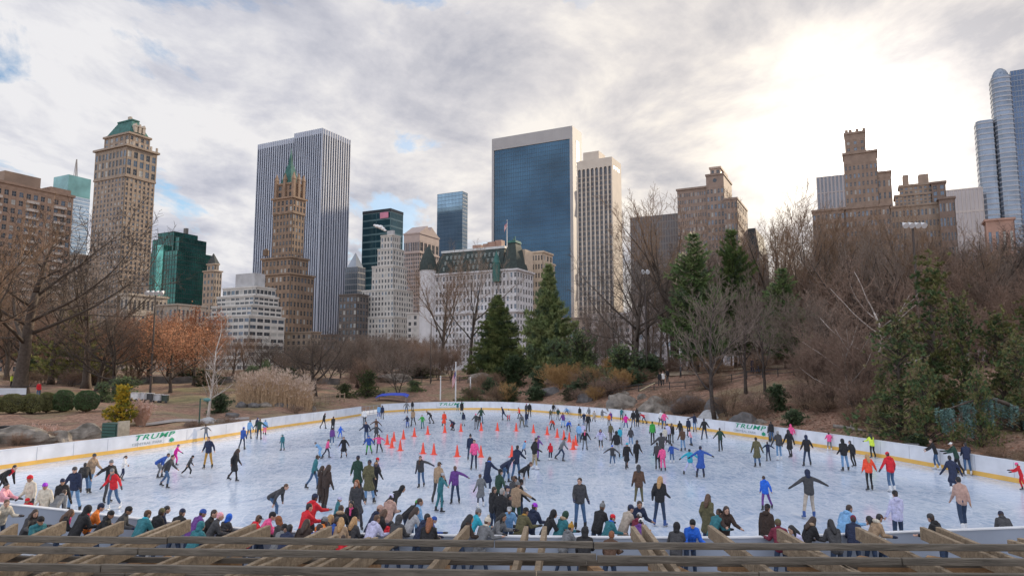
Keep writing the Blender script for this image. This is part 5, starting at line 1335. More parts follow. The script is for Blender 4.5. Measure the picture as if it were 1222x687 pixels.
# x | y: foot row (f) or head-top row of a partly hidden figure (t) | size | heading (0 away from us, 90 right) | pose | top colour, garment | legs | head | where
PEOPLE='''
4 t553 1 95 ln|black J|black|s black|reaching in with red scarf at left edge|scarf red
3 t575 .95 95 fw|light pink J||t black|arm outstretched at left edge
38 t567 1 200 st|cream J|black|b red|yellow panels on chest by left rail
55 t576 .95 170 st|cream P||b bright purple|beside the red beanie
36 t593 .7 185 am|red J||b red|child at the rail below cream jackets
75 t571 .95 150 st|black J||b navy|yellow hood lining, beside grey beanie man
87 f612 1 170 hh|navy J|light jeans|b charcoal|near rail, left crowd
66 t586 .95 0 ln|grey H||s dark brown|bent over near rail, dark vest
99 f592 .97 330 ln|black J|jeans|s black|bent forward beside tan jacket man
107 f588 1 110 am|tan J|light jeans|b charcoal|left side, arms apart
129 f600 1 120 rt|black J|charcoal|b grey|walking behind red jacket
134 f608 .93 190 am|red J|jeans|b grey|grey scarf, left side of ice|scarf grey
146 f573 .7 70 am|white J|navy leggings|t dark brown|slim, near left boards
187 f571 .85 60 ln|blue J|grey|s dark brown|leaning by left boards
198 f582 .92 95 sd|charcoal J|jeans|s dark brown|striding, arms swinging, left ice
209 f555 .68 70 wk|magenta U|magenta|b purple|child by left board lettering
224 f569 .65 60 sd|charcoal J|black|b black|child in yellow skates leaning
248 f559 1 178 hb|navy J|mustard|s brown|standing facing us, hands behind
232 f526 .72 180 ao|grey J|jeans|b black|balancing beside left board lettering
279 f574 .92 95 wk|black C|black leggings|l dark brown|walking right, open left ice
289 f536 .87 0 am|blue J|dark jeans|b bright blue|red sleeves, by left boards
288 f515 .72 10 st|navy J|navy|b blue|child touching left boards
297 f523 .82 5 hh|light blue J|jeans|s brown|holding hands by left boards
309 f524 .9 0 ao|dark green J|dark jeans|s brown|hand in hand between two children
316 f518 .68 0 st|light blue J|pink|b light blue|child by left boards
337 f537 .6 200 st|teal U|teal|h teal|small child alone, yellow bib
386 f511 .8 40 wk|black J|charcoal|b maroon|gliding along left boards
397 f517 .82 0 am|black J|black|s brown|arms out behind purple trimmed child
396 f531 .7 10 st|purple J|jeans|b black|pink skates, centre left ice
406 f523 .55 0 am|bright blue J|bright blue|h bright blue|tiny child waving, centre left
390 f546 .66 60 wk|pink J|navy|t dark brown|child in patterned jacket skating
382 f547 .66 280 la|light blue J|light blue|b grey|child tipping forward, arm back
410 f546 .75 175 am|black C|black leggings|s brown|facing us, short skirt
374 f584 .9 60 wk|teal J|jeans|s dark brown|dark sleeves, beside child in mustard beanie
389 f592 .7 80 rt|light blue J|light blue|b mustard|child pointing right, orange stripe
382 f607 .95 60 st|dark brown C|dark brown|l dark brown|woman with white scarf|scarf white
388 f609 1 40 st|dark brown P|dark brown|l dark brown|taller, side by side pair
427 t544 .97 0 st|dark green C|black|b navy|back turned, long coat
439 f601 1 5 pk|olive C|light jeans|b navy|back turned, hands in front
448 t546 .85 60 rt|navy J|black|b red|arm out behind blond skater
447 f594 .88 150 wk|black J|black|s blond|stepping beside olive coat
426 t572 .97 165 pk|charcoal C|charcoal|l auburn|looking at us near olive coat
323 f622 .95 95 ln|charcoal J|jeans|s brown|bent forward in white skates|skate white
370 t589 1 30 fw|red J|black|b navy|rink guard with navy beanie
362 t600 1 45 fw|red J|black|s black|rink guard with white shoulder stripe
402 t593 .7 75 rt|teal C|teal|b lavender|child reaching right by rail
421 t596 .9 175 rl|black J||l black|pink scarf, near rail|scarf pink
404 t606 .97 0 rl|black F||s dark brown|back to us at rail|fur tan
310 t612 .95 60 rl|pink J||b black|watching by rafter end, left
297 t618 .95 40 rl|red J||c black|beside pink jacket at rail
341 t619 .93 300 rl|charcoal F||h auburn|fluffy red hood at rail
328 t629 .9 40 rl|grey J||b black|low below red hood
337 t630 .95 20 rl|navy J||s black|low beside grey jacket
359 t623 .97 10 rl|dark brown J||l dark brown|long wavy hair below red guards
383 t614 .93 60 rl|charcoal J||l blond|small, right of red guards
389 t609 .95 70 rl|blue J||b charcoal|between red guards and teal child
377 t621 .97 30 rl|orange J||b grey|low below red guards
370 t629 .95 40 rl|blue J||s dark brown|lowest in group below red guards
404 t618 .95 0 rl|tan F||l blond|long blond hair from behind
416 t617 .9 20 rl|charcoal J||l blond|shorter blond next to her friend
404 t634 .75 20 rl|red S||s dark brown|child under two blond women
441 t604 .97 50 rl|navy P||b rose|left of pale hoodie boy
447 t606 .95 60 rl|black J||l brown|behind navy puffer
440 t615 .95 30 rl|lavender H||s brown|red emblem, back to us
456 t619 .8 60 rl|red J||s black|child right of pale hoodie
502 f582 .85 190 lt|charcoal J|jeans|s dark brown|red glove, below front cones|scarf brown
522 f600 .95 20 hh|tan S|charcoal|c black|tall, behind child in grey hat
525 f611 .85 60 rt|teal J|teal|b light grey|child with pale sleeves at man's side
543 f601 .88 185 lt|purple J|dark jeans|s brown|alone facing us below the cones
574 f605 .75 330 am|grey C|navy leggings|s brown|girl in white skates, knee coat|skate white
581 f589 .93 40 fw|navy C|dark jeans|t brown|bright blue scarf, in a chain|scarf bright blue
600 f577 .88 75 ln|navy J|jeans|h navy|stooping behind another skater
595 t560 .97 50 hh|dark green S|black|b black|black stripes, centre crowd
465 t580 .95 95 la|black J|black|h black|lunging with arm stretched right
463 t592 .95 10 rl|rose P||b lavender|long hair, back to us
484 t598 .85 50 ln|black J||p green|red front on hat, leaning
499 t595 .95 70 st|light blue S||s dark brown|boy in profile near rail
486 t606 .93 50 rl|light grey F||l dark brown|fur collar beside striped jacket man
498 t608 .98 60 rl|navy J||s black|white stripes down back
507 t617 .8 60 rl|blue J||b blue|child by long haired woman
510 t622 .97 5 rl|black J||l auburn|very long red hair, from behind
470 t616 .93 20 rl|charcoal F||h charcoal|grey fur edge, by rafter end
549 t611 .97 60 rl|dark brown J||l black|red collar, behind upright rafter|scarf red
560 t608 .93 50 rl|turquoise J||b grey|bright jacket by upright rafter
572 t613 .93 40 rl|grey C||p cream|cream scarf at rail|scarf cream
589 t610 .95 120 rl|grey C||l black|smiling, long straight hair
598 t583 1.02 30 pk|black C||s grey hair|older, big coat in crowd
611 t568 1 60 st|charcoal J||c black|far side of centre crowd
602 t579 .95 80 st|grey J||c navy|between two black caps
588 t581 .93 60 st|black J||s dark brown|left end of centre crowd
616 t575 .93 30 rt|tan J|dark green|b grey|back turned, centre crowd
620 t572 .9 70 st|black J||b black|right end of centre crowd
606 t587 .85 70 st|black J||s black|child within centre crowd
606 t601 .92 170 rl|light blue J||c light grey|facing us beside mustard scarf
619 t607 .95 40 rl|olive C||b black|mustard scarf at rail|scarf mustard
632 t603 .95 30 rl|navy J||b bright purple|bright hat at rail
649 t609 .93 70 rl|black J||h black|looking down by twin rafters
665 t612 .9 60 rl|teal J||h dark green|tan fur trim right of twin rafters|fur tan
672 t625 .85 50 rl|grey J||p mustard|child, lowest right of twin rafters
692 f631 1 172 pk|charcoal J|jeans|s dark brown|tall man facing us with blue bag
616 f574 1 20 fw|navy P|jeans|s black|broad back, middle of ice
622 f585 .9 110 ln|black J|light grey|s brown|stooped below broad navy back
638 f560 .97 60 pk|black J|khaki|s dark brown|standing tall near right cones
641 f550 .85 60 rt|purple J|purple|b purple|arm out behind khaki trousers
625 f545 .58 70 am|light blue J|navy|b red|child with lime hood
657 f549 .58 0 am|red J|navy|h red|child squatting, arms spread
670 f550 .85 100 sd|grey J|dark jeans|s black|striding left of tall cones
698 f537 .8 178 am|black J|grey|s black|pink collar, right of tall cones|scarf pink
691 f528 .8 0 am|light blue J|jeans|s dark brown|elbows out, right of cones
696 f525 .72 10 st|lavender J|light blue|b light blue|child in patchwork colours
717 f537 .82 190 am|lavender J|black leggings|l dark brown|purple scarf, right half|scarf purple
729 f526 .77 0 am|olive J|charcoal|s dark brown|arms low, right half of ice
736 f546 .92 10 st|black J|light grey|h black|pale trousers, right half
740 f531 .72 10 st|turquoise J|charcoal|s black|black hood down, right half
753 f533 .77 0 pk|charcoal J|light jeans|b charcoal|calm, right half of ice
731 f556 .68 190 ao|charcoal J|jeans|b bright blue|child balancing, right half
748 f560 .84 170 wk|black C|black leggings|b turquoise|beside hooded friend
760 f557 .86 170 wk|black J|black|h black|beside friend in bright beanie
601 f501 .85 250 sd|navy J|navy|s black|striding along far boards
607 f502 .7 180 st|white J|red|s brown|child by far boards
620 f499 .7 270 am|orange red J|charcoal|s black|arm out near far boards
623 f510 .85 190 ln|grey J|olive|b charcoal|helping, behind far cones
628 f509 .8 150 st|navy J|jeans|s black|behind far cones
628 f496 .8 20 st|charcoal J|black|b pink|pair by far boards
632 f497 .88 10 st|black J|black|b white|pair by far boards, taller
657 f500 .6 180 st|olive J|black|s black|small, far boards right of cones
664 f492 .7 180 st|black J|black|b mustard|against far boards
666 f501 .7 170 st|dark green J|grey|s dark brown|in front of mustard beanie
677 f495 .7 200 cr|light blue J|charcoal|b light blue|crouching against far boards
660 f513 .68 200 ln|orange red J|black|s brown|bending near right end of cones
672 f510 .78 200 hh|purple J|light blue|l dark brown|near right end of cones
678 f515 .68 170 ln|bright blue J|navy|s brown|child pulling friend in purple
692 f499 .7 0 st|black J|black|s black|quiet, far right boards
703 f500 .72 0 am|grey J|grey|b charcoal|far right boards, arms low
709 f503 .65 20 wk|beige C|charcoal|s brown|child in coat, far right boards
697 f508 .75 180 am|navy J|navy|b white|pale sleeves, far right ice
702 f515 .88 190 am|black J|black|s blond|arms apart, far right ice
719 f503 .72 0 rt|grey J|light grey|s dark brown|arm up, far right boards
727 f507 .6 200 st|orange J|black|b red|child, vivid, far right ice
729 f504 .62 200 st|purple J|blue|b light pink|child just behind vivid orange one
747 f513 .82 10 am|magenta J|jeans|s black|far right ice, elbows out
749 f500 .72 20 fw|teal J|black|b white|hand on far boards
756 f510 .9 0 pk|black J|jeans|s black|back turned, far right ice
761 f509 .85 10 wk|black C|black leggings|l black|beside jeans wearer, far right
766 f503 .85 0 fw|black J|black|s black|tall by far boards and plank
775 f504 .7 260 la|red J|navy|s black|lurching by the plank
779 f529 .92 10 st|green J|black|s dark brown|black sides, right half
793 f511 .87 5 am|pink J|jeans|s black|far right boards
804 f506 .82 10 rt|white J|black|b lavender|red glove, far right boards
829 f515 .88 355 lt|navy J|light jeans|s black|arm on far right boards
841 f524 .92 5 am|black J|dark jeans|s black|elbows wide by far right boards
822 f520 .82 0 am|navy J|navy|s black|elbows wide left of black jacket
812 f523 .8 350 am|black J|charcoal|s black|left of navy jacket pair
802 f529 .85 10 am|black F|black leggings|l brown|right group, tan collar|fur tan
797 f530 .85 10 st|lavender J|black|s brown|right group, pale back
794 f531 .72 0 st|cream J|black|b navy|child in right group
815 f538 .86 0 st|brown J|light jeans|b dark brown|back turned, right group
825 f531 .66 290 sp|light pink J|jeans|s black|child with legs apart
790 f551 .97 0 ao|charcoal J|charcoal|b black|arms spread, right group
860 f538 .88 5 am|dark green J|black|s black|alone gliding off to right boards
785 f560 .85 5 wk|charcoal J|black leggings|s black|behind hot pink child
791 f562 .75 5 st|pink U|pink|s black|child seen from behind
802 f552 .62 5 rt|blue J|jeans|s dark brown|child right of hot pink suit
824 f566 .78 5 sp|turquoise J|lavender|t black|white snow trousers, holding hands
837 f570 .9 5 ao|blue C|navy|b navy|tall partner of turquoise jacket
921 f527 .86 0 st|black J|jeans|s black|against right boards by lettering
934 f526 .75 10 st|grey C|charcoal|l black|against right boards by lettering
930 f549 1 0 hl|charcoal J|light jeans|s grey hair|grown man between child and tall woman
943 f546 .98 355 hl|black C|black leggings|l black|tall woman in long coat
904 f557 .94 0 hh|olive C|jeans|b dark brown|long coat, holding child's hand
917 f550 .65 0 ao|navy J|navy|s black|child hand in hand
955 f530 .83 0 am|pink J|white|h pink|child by right boards
964 f556 1 5 am|black J|dark jeans|h navy|hooded, alone, right ice
997 f537 .68 20 fw|pink J|grey|s black|child clinging to right boards
1008 f562 .97 0 pk|black J|light jeans|h black|hooded beside black stretching skater
1018 f557 .85 340 sq|black J|black|s charcoal|leg stretched out to the right
1055 f546 .85 355 fw|neon yellow J|black|l black|vivid, holding right boards
1038 f585 .93 0 hh|orange red J|black leggings|l blond|holding hands with red hoodie
1064 f586 1 355 am|red H|jeans|b red|holding hands with blond woman
1123 f560 .95 300 fw|black J|jeans|s brown|red plaid front, at right boards
1143 f566 .97 290 fw|dark green J|black|c white|leaning on right boards
1162 f567 .97 30 fw|navy J|jeans|s black|elbows on right boards
1139 f590 1 10 sd|navy C|navy|s black|large coat, right ice
1150 f634 1.05 10 wk|rose S|dark jeans|s black|back turned, near right rail
1220 f585 .72 300 fw|red J|red|b pink|child at right picture edge
1069 t586 1 0 st|lavender H|dark jeans|b black|back turned behind near right rail
914 f608 .77 5 sq|bright blue J|purple|s dark brown|alone, middle right ice
967 f618 1 5 ao|charcoal J|beige|h navy|arms spread wide, blue skates|skate blue
788 f628 .98 30 pk|black J|dark jeans|l blond|black cap, blue skates, near centre|skate blue
763 f606 .95 10 pk|brown P|olive leggings|h charcoal|slender, white skates|skate white
843 t590 .95 40 pk|olive C||l brown|navy cap, back half turned|cap navy
863 t601 .97 170 fw|dark brown J||l dark brown|laughing, long loose hair
849 t609 .93 60 rl|teal J||b black|beside laughing woman
822 t615 .98 175 rl|bright blue J||b black|man leaning on rail, facing us
806 t628 .93 20 rl|charcoal J||h black|left of bright blue man
758 t596 .97 165 rl|navy J||s dark brown|man looking back at us
743 t604 .95 60 rl|beige C||b navy|plaid coat, arm over friend
757 t614 .85 40 rl|maroon J||b light grey|child by plaid coat
761 t621 .8 30 rl|purple J||b white|smallest, by rafter end
712 t603 .95 40 rl|black J||p grey|next to red beanie child
722 t612 .85 60 rl|teal J||b red|blue collar, back to us|scarf bright blue
697 t634 .93 10 rl|black J||h black|only dark head above rail
727 t638 .9 20 rl|brown J||s auburn|only top of brown head
913 t602 .98 50 st|dark brown J|jeans|b black|red hood lining, at near rail
931 t623 .93 10 rl|maroon J||b olive|behind rafter end
959 t616 .95 70 rl|black F||l dark brown|white earmuffs, fur hood|fur tan
956 t627 .93 250 rl|lavender J||l black|profile below earmuffs woman
1004 t603 .97 60 rl|light blue H||s dark brown|back turned at rail
1017 t616 .93 30 rl|navy J||b maroon|white stripes on hat
997 t624 .95 0 rl|charcoal J||l black|long black hair from behind
1037 t608 .97 80 rl|tan F||c brown|stooping over friend|fur cream
1052 t616 .93 300 rl|white J||l black|small, right of tan parka
1124 t617 .97 330 rl|black J||b charcoal|between two rafter ends
1216 t614 .93 20 ln|charcoal P||b navy|hunched at right picture edge
2 t595 .97 120 rl|cream P||s brown|spectator at left picture edge
33 t607 .95 110 rl|charcoal P||l dark brown|spectator, left of teal jacket
41 t616 .97 120 rl|teal J||b black|spectator before the left fence
70 t610 .95 60 rl|black J||l brown|pink scarf by rafter|scarf pink
91 t607 1 30 rl|black F||h black|bulky, red lining|scarf red
106 t603 .97 60 rl|orange J||b navy|bright spectator, left end
117 t610 .93 80 rl|black J||b black|between bright orange jacket and rafter
139 t606 .97 80 rl|charcoal J||b black|profile at rafter tip
165 t613 .95 20 rl|teal J||b brown|teal scarf, back to us|scarf turquoise
181 t610 .95 30 rl|black J||b olive|yellowish hat among dark coats
185 t606 .93 60 rl|navy J||s black|head above the yellowish hat
209 t610 .95 10 rl|black J||b navy|behind the double rafter
228 t610 .95 40 rl|purple J||b blue|striped hat at rafter tip
242 t607 .97 80 rl|black J||s dark brown|profile right of striped hat
249 t614 .95 60 rl|charcoal J||s light pink|pale pink hat, hands on face
264 t613 .85 30 rl|charcoal J||h bright blue|child at the low rail
229 t626 .93 20 rl|teal J||h teal|low behind the double rafter
452 f499 .8 0 st|light blue J|blue|s dark brown|by the gate in far boards
456 f500 .84 0 st|navy J|navy|s dark brown|pair beside the far gate
435 f507 .9 190 st|white J|black|s brown|at the end of left boards
449 f519 .78 190 ao|brown J|black|s black|arms wide, far left of cones
437 f527 .88 190 am|navy J|jeans|s dark brown|leading chain left of cones
449 f528 .78 190 ao|charcoal J|charcoal|s brown|arms wide, second in chain
440 f542 .7 180 am|blue J|green|b blue|child with bright green trousers
452 f540 .68 180 ao|pink J|charcoal|l dark brown|child left of cones
485 f493 .82 0 am|grey J|jeans|s brown|far boards, left part
492 f491 .75 0 st|black J|black|s black|far boards, behind green jackets
486 f510 .65 200 am|navy J|blue|s brown|child left of green jacket
493 f508 .9 190 wk|tan J|charcoal|h olive|leading child far left
504 f511 .72 200 am|green J|teal|s brown|child, far left of cones
514 f505 .87 260 la|black J|black|s blond|gliding with one arm out
530 f511 .87 180 pk|orange red C|charcoal|s black|long bright coat by cone
538 f513 .6 100 cr|orange red J|black|s brown|fallen child by cone
542 f513 .68 250 ln|navy J|black|b charcoal|helping fallen child
553 f508 .72 10 st|navy J|light grey|s dark brown|behind cone ring
546 f490 .55 0 st|teal J|teal|s brown|by far board lettering
551 f494 .85 0 st|black C|beige|s black|bare legs by far board lettering
568 f512 .82 190 am|charcoal J|grey|b pink|inside far cones
574 f505 .9 10 am|dark green J|jeans|s black|far side of cones
572 f508 .6 190 st|black J|black|s black|child beside pink beanie
561 f549 .87 170 st|navy J|dark jeans|p black|pink front, inside cone ring
566 f560 .92 185 st|pink J|navy|s dark brown|plaid, inside cone ring
'''
rows=[l for l in PEOPLE.strip().splitlines()]
recs=[]; jobs=set()
for l in rows:
    f=l.split('|'); x,yy,sz,hdg,pose=f[0].split(); tc_=f[1].rsplit(' ',1); legs=f[2]; hk,hc=f[3].split(' ',1); loc=f[4]; ex=f[5].split(' ',1) if len(f)>5 else None
    if pose=='am' and VARJ.random()<.4: pose=VARJ.choice(('wk','st','wk'))
    pose=pose+VARJ.choice(('','1','2')); gloves=VARJ.random()<.6; hooddn=tc_[1] in('H','P') and hk!='h' or (tc_[1]=='J' and hk!='h' and VARJ.random()<.35)
    gar=tc_[1]; base={'J':'jacket','P':'jacket','F':'jacket','H':'jacket','U':'jacket','V':'jacket','C':'coat','S':'sweater'}[gar]
    lp='leggings' if 'leggings' in legs else 'trousers'
    recs.append((float(x),yy[0],float(yy[1:]),float(sz),float(hdg),pose,tc_[0],gar,base,legs,lp,hk,hc,loc,ex,gloves,hooddn))
    for p in ('body',base,lp,HAT[hk])+(('bootR','bootL','bladeR','bladeL') if yy[0]=='f' and float(yy[1:])>=545 else ('skateR','skateL')): jobs.add((pose,p))
    if hk in'bpc': jobs.add((pose,'hair'))
    if gloves: jobs.add((pose,'gloveR')); jobs.add((pose,'gloveL'))
    if hooddn: jobs.add((pose,'hood_down'))
    if ex and ex[0] in('scarf','fur'): jobs.add((pose,ex[0]))
    if ex and ex[0]=='cap': jobs.add((pose,'cap'))
    if 90<=float(hdg)<=270: jobs.add((pose,'eyeR')); jobs.add((pose,'eyeL'))
blob_bake(sorted(jobs))
def attach(name,mesh,m,e):
    o=link(name,mesh,e); o.material_slots[0].link='OBJECT'; o.material_slots[0].material=m; return o
seen={}
pr=random.Random(4)
def person(loc,sz,hdg,pose,tcol,gar,base,legs,lp,hk,hc,ex,label,group,skates=True,near=True,gloves=False,hooddn=False,blades=False):
    b=link('person',PM[(pose,'body')]); b.location=loc; b.rotation_euler=(0,0,-R(hdg)); fat=pr.uniform(.95,1.06); k=sz
    if k<.72 and near is not None: fat*=1.10
    b.scale=(k*fat,k*fat,k); tag(b,label,'person',group)
    b.material_slots[0].link='OBJECT'; b.material_slots[0].material=pr.choices(SKIN,(6,3,1.2))[0]
    attach({'jacket':'jacket','coat':'coat','sweater':'sweater'}[base],PM[(pose,base)],cloth(tcol),b)
    lc=legs.replace(' leggings','') or 'dark jeans'
    attach(lp,PM[(pose,lp)],cloth(lc),b)
    if skates:
        ms=M_sk[{'white':1,'blue':2}.get(ex[1],0)] if ex and ex[0]=='skate' else M_sk[pr.choices((0,1),(4,1))[0]]
        for s_ in'RL':
            if blades: attach('blade',PM[(pose,'blade'+s_)],M_blade,attach('skate',PM[(pose,'boot'+s_)],ms,b))
            else: attach('skate',PM[(pose,'skate'+s_)],ms,b)
    if hk in'bpc':
        attach('hair',PM[(pose,'hair')],cloth(pr.choice(('black','dark brown','brown','dark brown')),'hair'),b)
        attach({'b':'beanie','p':'pompom_hat','c':'cap'}[hk],PM[(pose,HAT[hk])],cloth(hc),b)
    elif hk=='h': attach('hood',PM[(pose,'hood')],cloth(hc),b)
    else: attach('hair',PM[(pose,HAT[hk])],cloth(hc,'hair'),b)
    if gloves:
        gm=cloth(pr.choice(('black','black','charcoal','navy')))
        for s_ in'RL': attach('glove',PM[(pose,'glove'+s_)],gm,b)
    if hooddn: attach('folded_hood',PM[(pose,'hood_down')],cloth(tcol),b)
    if ex and ex[0]=='scarf': attach('scarf',PM[(pose,'scarf')],cloth(ex[1]),b)
    if ex and ex[0]=='fur': attach('fur_collar',PM[(pose,'fur')],cloth(ex[1],'hair'),b)
    if ex and ex[0]=='cap': attach('cap',PM[(pose,'cap')],cloth(ex[1]),b)
    if (pose,'eyeR') in PM and 90<=hdg<=270:
        for s_ in'RL': attach('eye',PM[(pose,'eye'+s_)],M_eye,b)
    return b
NP=[0]
NWALL=np.array([(p.x,p.y) for p in Nw])
for (x,k,y,sz,hdg,pose,tcol,gar,base,legs,lp,hk,hc,loc,ex,gloves,hooddn) in recs:
    P0=pose.rstrip('12'); st=1.80*sz
    if P0 in('rl',): st*=.955
    if P0 in('ln','la'): st*=.84
    if P0=='cr': st*=.62
    if k=='f': p=G(x,y,0.0)
    else: p=G(x,y,st); p.z=0
    inside=in_rink(p.x,p.y); d=rink_dist(p.x,p.y)
    spect=k=='t' and P0=='rl' and not(inside and d>.40)
    dirv=Vector((p.x,p.y,0)).normalized()
    for _ in range(60):
        inside=in_rink(p.x,p.y); d=rink_dist(p.x,p.y)
        if spect and not(inside or d<.42): break
        if not spect and inside and d>.30: break
        p=p-dirv*.08 if spect else (p+(Vector((RC.x,min(RC.y,max(34,p.y)),0))-p).normalized()*.08)
    for a in [q.location for q in bpy.data.objects if q.name.startswith('person') and q.type=='MESH' and q.parent is None]:
        if (Vector((a.x,a.y,0))-Vector((p.x,p.y,0))).length<.36: p=p-dirv*.40
    legtxt='' if not legs else (' and '+(legs if ('jeans' in legs or 'leggings' in legs) else legs+' trousers'))
    hat={'b':hc+' beanie','p':hc+' pompom hat','c':hc+' cap','h':hc+' hood up','s':('short '+hc+' hair').replace('hair hair','hair'),'l':'long '+hc+' hair','t':hc+' ponytail'}[hk]
    if 'pale pink hat' in loc: hat='hat'
    lab='person in %s %s%s, %s, %s'%(tcol,GAR[gar],legtxt,hat,loc)
    if len(lab.split())>16: lab='person in %s %s%s, %s'%(tcol,GAR[gar],legtxt,loc)
    if len(lab.split())>16: lab='person in %s %s, %s'%(tcol,GAR[gar],loc)
    if lab in seen: print('DUPLABEL',lab)
    seen[lab]=1
    grp='spectators at the near rail' if spect else 'skaters on the ice'
    # skates stand on the ice; spectators wear ordinary boots
    z=0.0 if not spect else .02
    person(Vector((p.x,p.y,z)),sz,hdg,pose,tcol,gar,base,legs,lp,hk,hc,ex,lab,grp,skates=True,gloves=gloves,hooddn=hooddn,blades=(k=='f' and y>=545))
    NP[0]+=1
print('PEOPLE',NP[0],'parts',len(jobs))
# passers-by in the park
for px,Y,c,lg,hk,hc,hdg,lab in ((15,98,'neon yellow','black','s','black',90,'walker in yellow top on the path at the left edge of the park'),(48,80,'red','jeans','s','black',120,'walker with yellow backpack by the huge bare oak'),
    (787,86,'black','black','s','black',200,'walker in black on the bank path beside the pine'),(790.5,86,'white','black','s','brown',170,'walker in white top on the bank path by the lamp post'),(796,87,'black','charcoal','s','black',150,'walker in black and charcoal on the bank path left of the pine'),(812,88,'charcoal','black','s','dark brown',90,'walker in charcoal on the bank path in front of the pine'),
    (898,82,'navy','navy','s','black',250,'walker in navy on the bank path between slim trees'),(904,82,'black','jeans','s','black',250,'walker in jeans on the bank path between slim trees')):
    g=gpt(px,Y); person(g,1.0,hdg,'wk' if False else 'st',c,'J','jacket',lg,'trousers',hk,hc,None,'person, '+lab,'walkers on the park paths',skates=False)
# ------------------------------------------------------------------ traffic cones
M_cone=mat('cone_orange',(.85,.075,.035),.45,.06,3)
cb=MB(); cb.box(-.19,.19,-.19,.19,0,.035); cb.tube([(0,0,.03),(0,0,.10),(0,0,.70),(0,0,.74)],[.155,.135,.035,.03],14)
cm_=cb.mesh('cone',M_cone,False)
for i,(x,y) in enumerate(((462,530),(467.5,534),(470,526),(477.5,537.5),(481.4,523.5),(494.4,520.5),(510.4,518),(530.7,516),(550,514.5),(504.8,541),(517.7,542),(545.5,544.5),(573.8,545),(574.3,513.5),(593.6,513.5),(616,514),(636.6,516),(653,518.5),(665,521.6),(673,524),(679.4,527),(687,531),(684,536),(611,545))):
    p=G(x,y); o=link('traffic_cone',cm_); o.location=(p.x,p.y,0.002); o.rotation_euler=(0,0,rng.uniform(0,1.5))
    tag(o,'orange traffic cone standing in the oval ring of cones on the ice','traffic cone','ring of cones on the ice')

# ------------------------------------------------------------------ pergola in front
M_rail=[]
def wood(name,c,c2,gr):
    m=bpy.data.materials.new(name); m.use_nodes=True; nt=m.node_tree; b=nt.nodes['Principled BSDF']; b.inputs['Roughness'].default_value=.85
    tc=nt.nodes.new('ShaderNodeTexCoord'); mp=nt.nodes.new('ShaderNodeMapping'); mp.inputs['Scale'].default_value=gr; nt.links.new(tc.outputs['Object'],mp.inputs[0])
    n=nt.nodes.new('ShaderNodeTexNoise'); n.inputs['Scale'].default_value=3.0; n.inputs['Detail'].default_value=8; n.inputs['Roughness'].default_value=.7; n.inputs['Distortion'].default_value=.4; nt.links.new(mp.outputs[0],n.inputs['Vector'])
    n2=nt.nodes.new('ShaderNodeTexNoise'); n2.inputs['Scale'].default_value=.9; n2.inputs['Detail'].default_value=5; nt.links.new(tc.outputs['Object'],n2.inputs['Vector'])
    r=nt.nodes.new('ShaderNodeValToRGB'); r.color_ramp.elements[0].position=.30; r.color_ramp.elements[1].position=.70; r.color_ramp.elements[0].color=(*[x*.55 for x in c],1); r.color_ramp.elements[1].color=(*c2,1)
    nt.links.new(n.outputs['Fac'],r.inputs['Fac'])
    mx=nt.nodes.new('ShaderNodeMix'); mx.data_type='RGBA'; mx.inputs[7].default_value=(*[x*.75 for x in c],1); nt.links.new(r.outputs['Color'],mx.inputs[6])
    mr=nt.nodes.new('ShaderNodeMapRange'); mr.inputs[1].default_value=.45; mr.inputs[2].default_value=.7; mr.inputs[4].default_value=.6; nt.links.new(n2.outputs['Fac'],mr.inputs[0]); nt.links.new(mr.outputs[0],mx.inputs[0])
    nt.links.new(mx.outputs[2],b.inputs['Base Color'])
    bp=nt.nodes.new('ShaderNodeBump'); bp.inputs['Strength'].default_value=.9; bp.inputs['Distance'].default_value=.03; nt.links.new(n.outputs['Fac'],bp.inputs['Height']); nt.links.new(bp.outputs['Normal'],b.inputs['Normal'])
    return m
W_rail=wood('weathered_wood',(.125,.108,.086),(.24,.205,.165),(.7,9,9)); W_raft=wood('rafter_wood',(.30,.215,.135),(.47,.37,.26),(6,6,6)); W_under=wood('under_wood',(.40,.22,.10),(.52,.32,.17),(3,3,3))
pg=empty('pergola',(0,8,0),0,'weathered grey brown wooden pergola roof of long rails over pairs of rafters','pergola')
ZT=3.80
def onz(px,py,z): return G(px,py,z)
def loc(p): return Vector(p)-Vector((0,8,0))
# long rails: (py at x=0, 611, 1222), top edge rows; straight segments butted end to end
def rail(rows_,z,wd,ht,m,cuts,seedx,name='rail',x0=-140,x1=1360):
    r=random.Random(seedx)
    for a,b in zip([x0]+cuts,cuts+[x1]):
        def row(x):
            y0,y1,y2=rows_; return y0+(y1-y0)*x/611 if x<611 else y1+(y2-y1)*(x-611)/611
        j=r.uniform(-.010,.010)
        p=onz(a+.6,row(a),z); q=onz(b-.6,row(b),z); p.z=z-ht/2+j; q.z=z-ht/2+j
        mb=MB(); mb.bar(loc(p),loc(q),wd,ht); o=mb.build(name,m,pg)
        bv=o.modifiers.new('edge','BEVEL'); bv.width=.006; bv.segments=2
rail((637.5,645.5,648.5),ZT,.05,.072,W_rail,[201,590,708],1)
rail((652,660.5,665),ZT,.05,.072,W_rail,[166,712,1075],2)
rail((670.5,680.5,684),ZT,.05,.072,W_rail,[122,640,905],3)
rail((693,701,705),ZT,.05,.072,W_rail,[300,760],4)
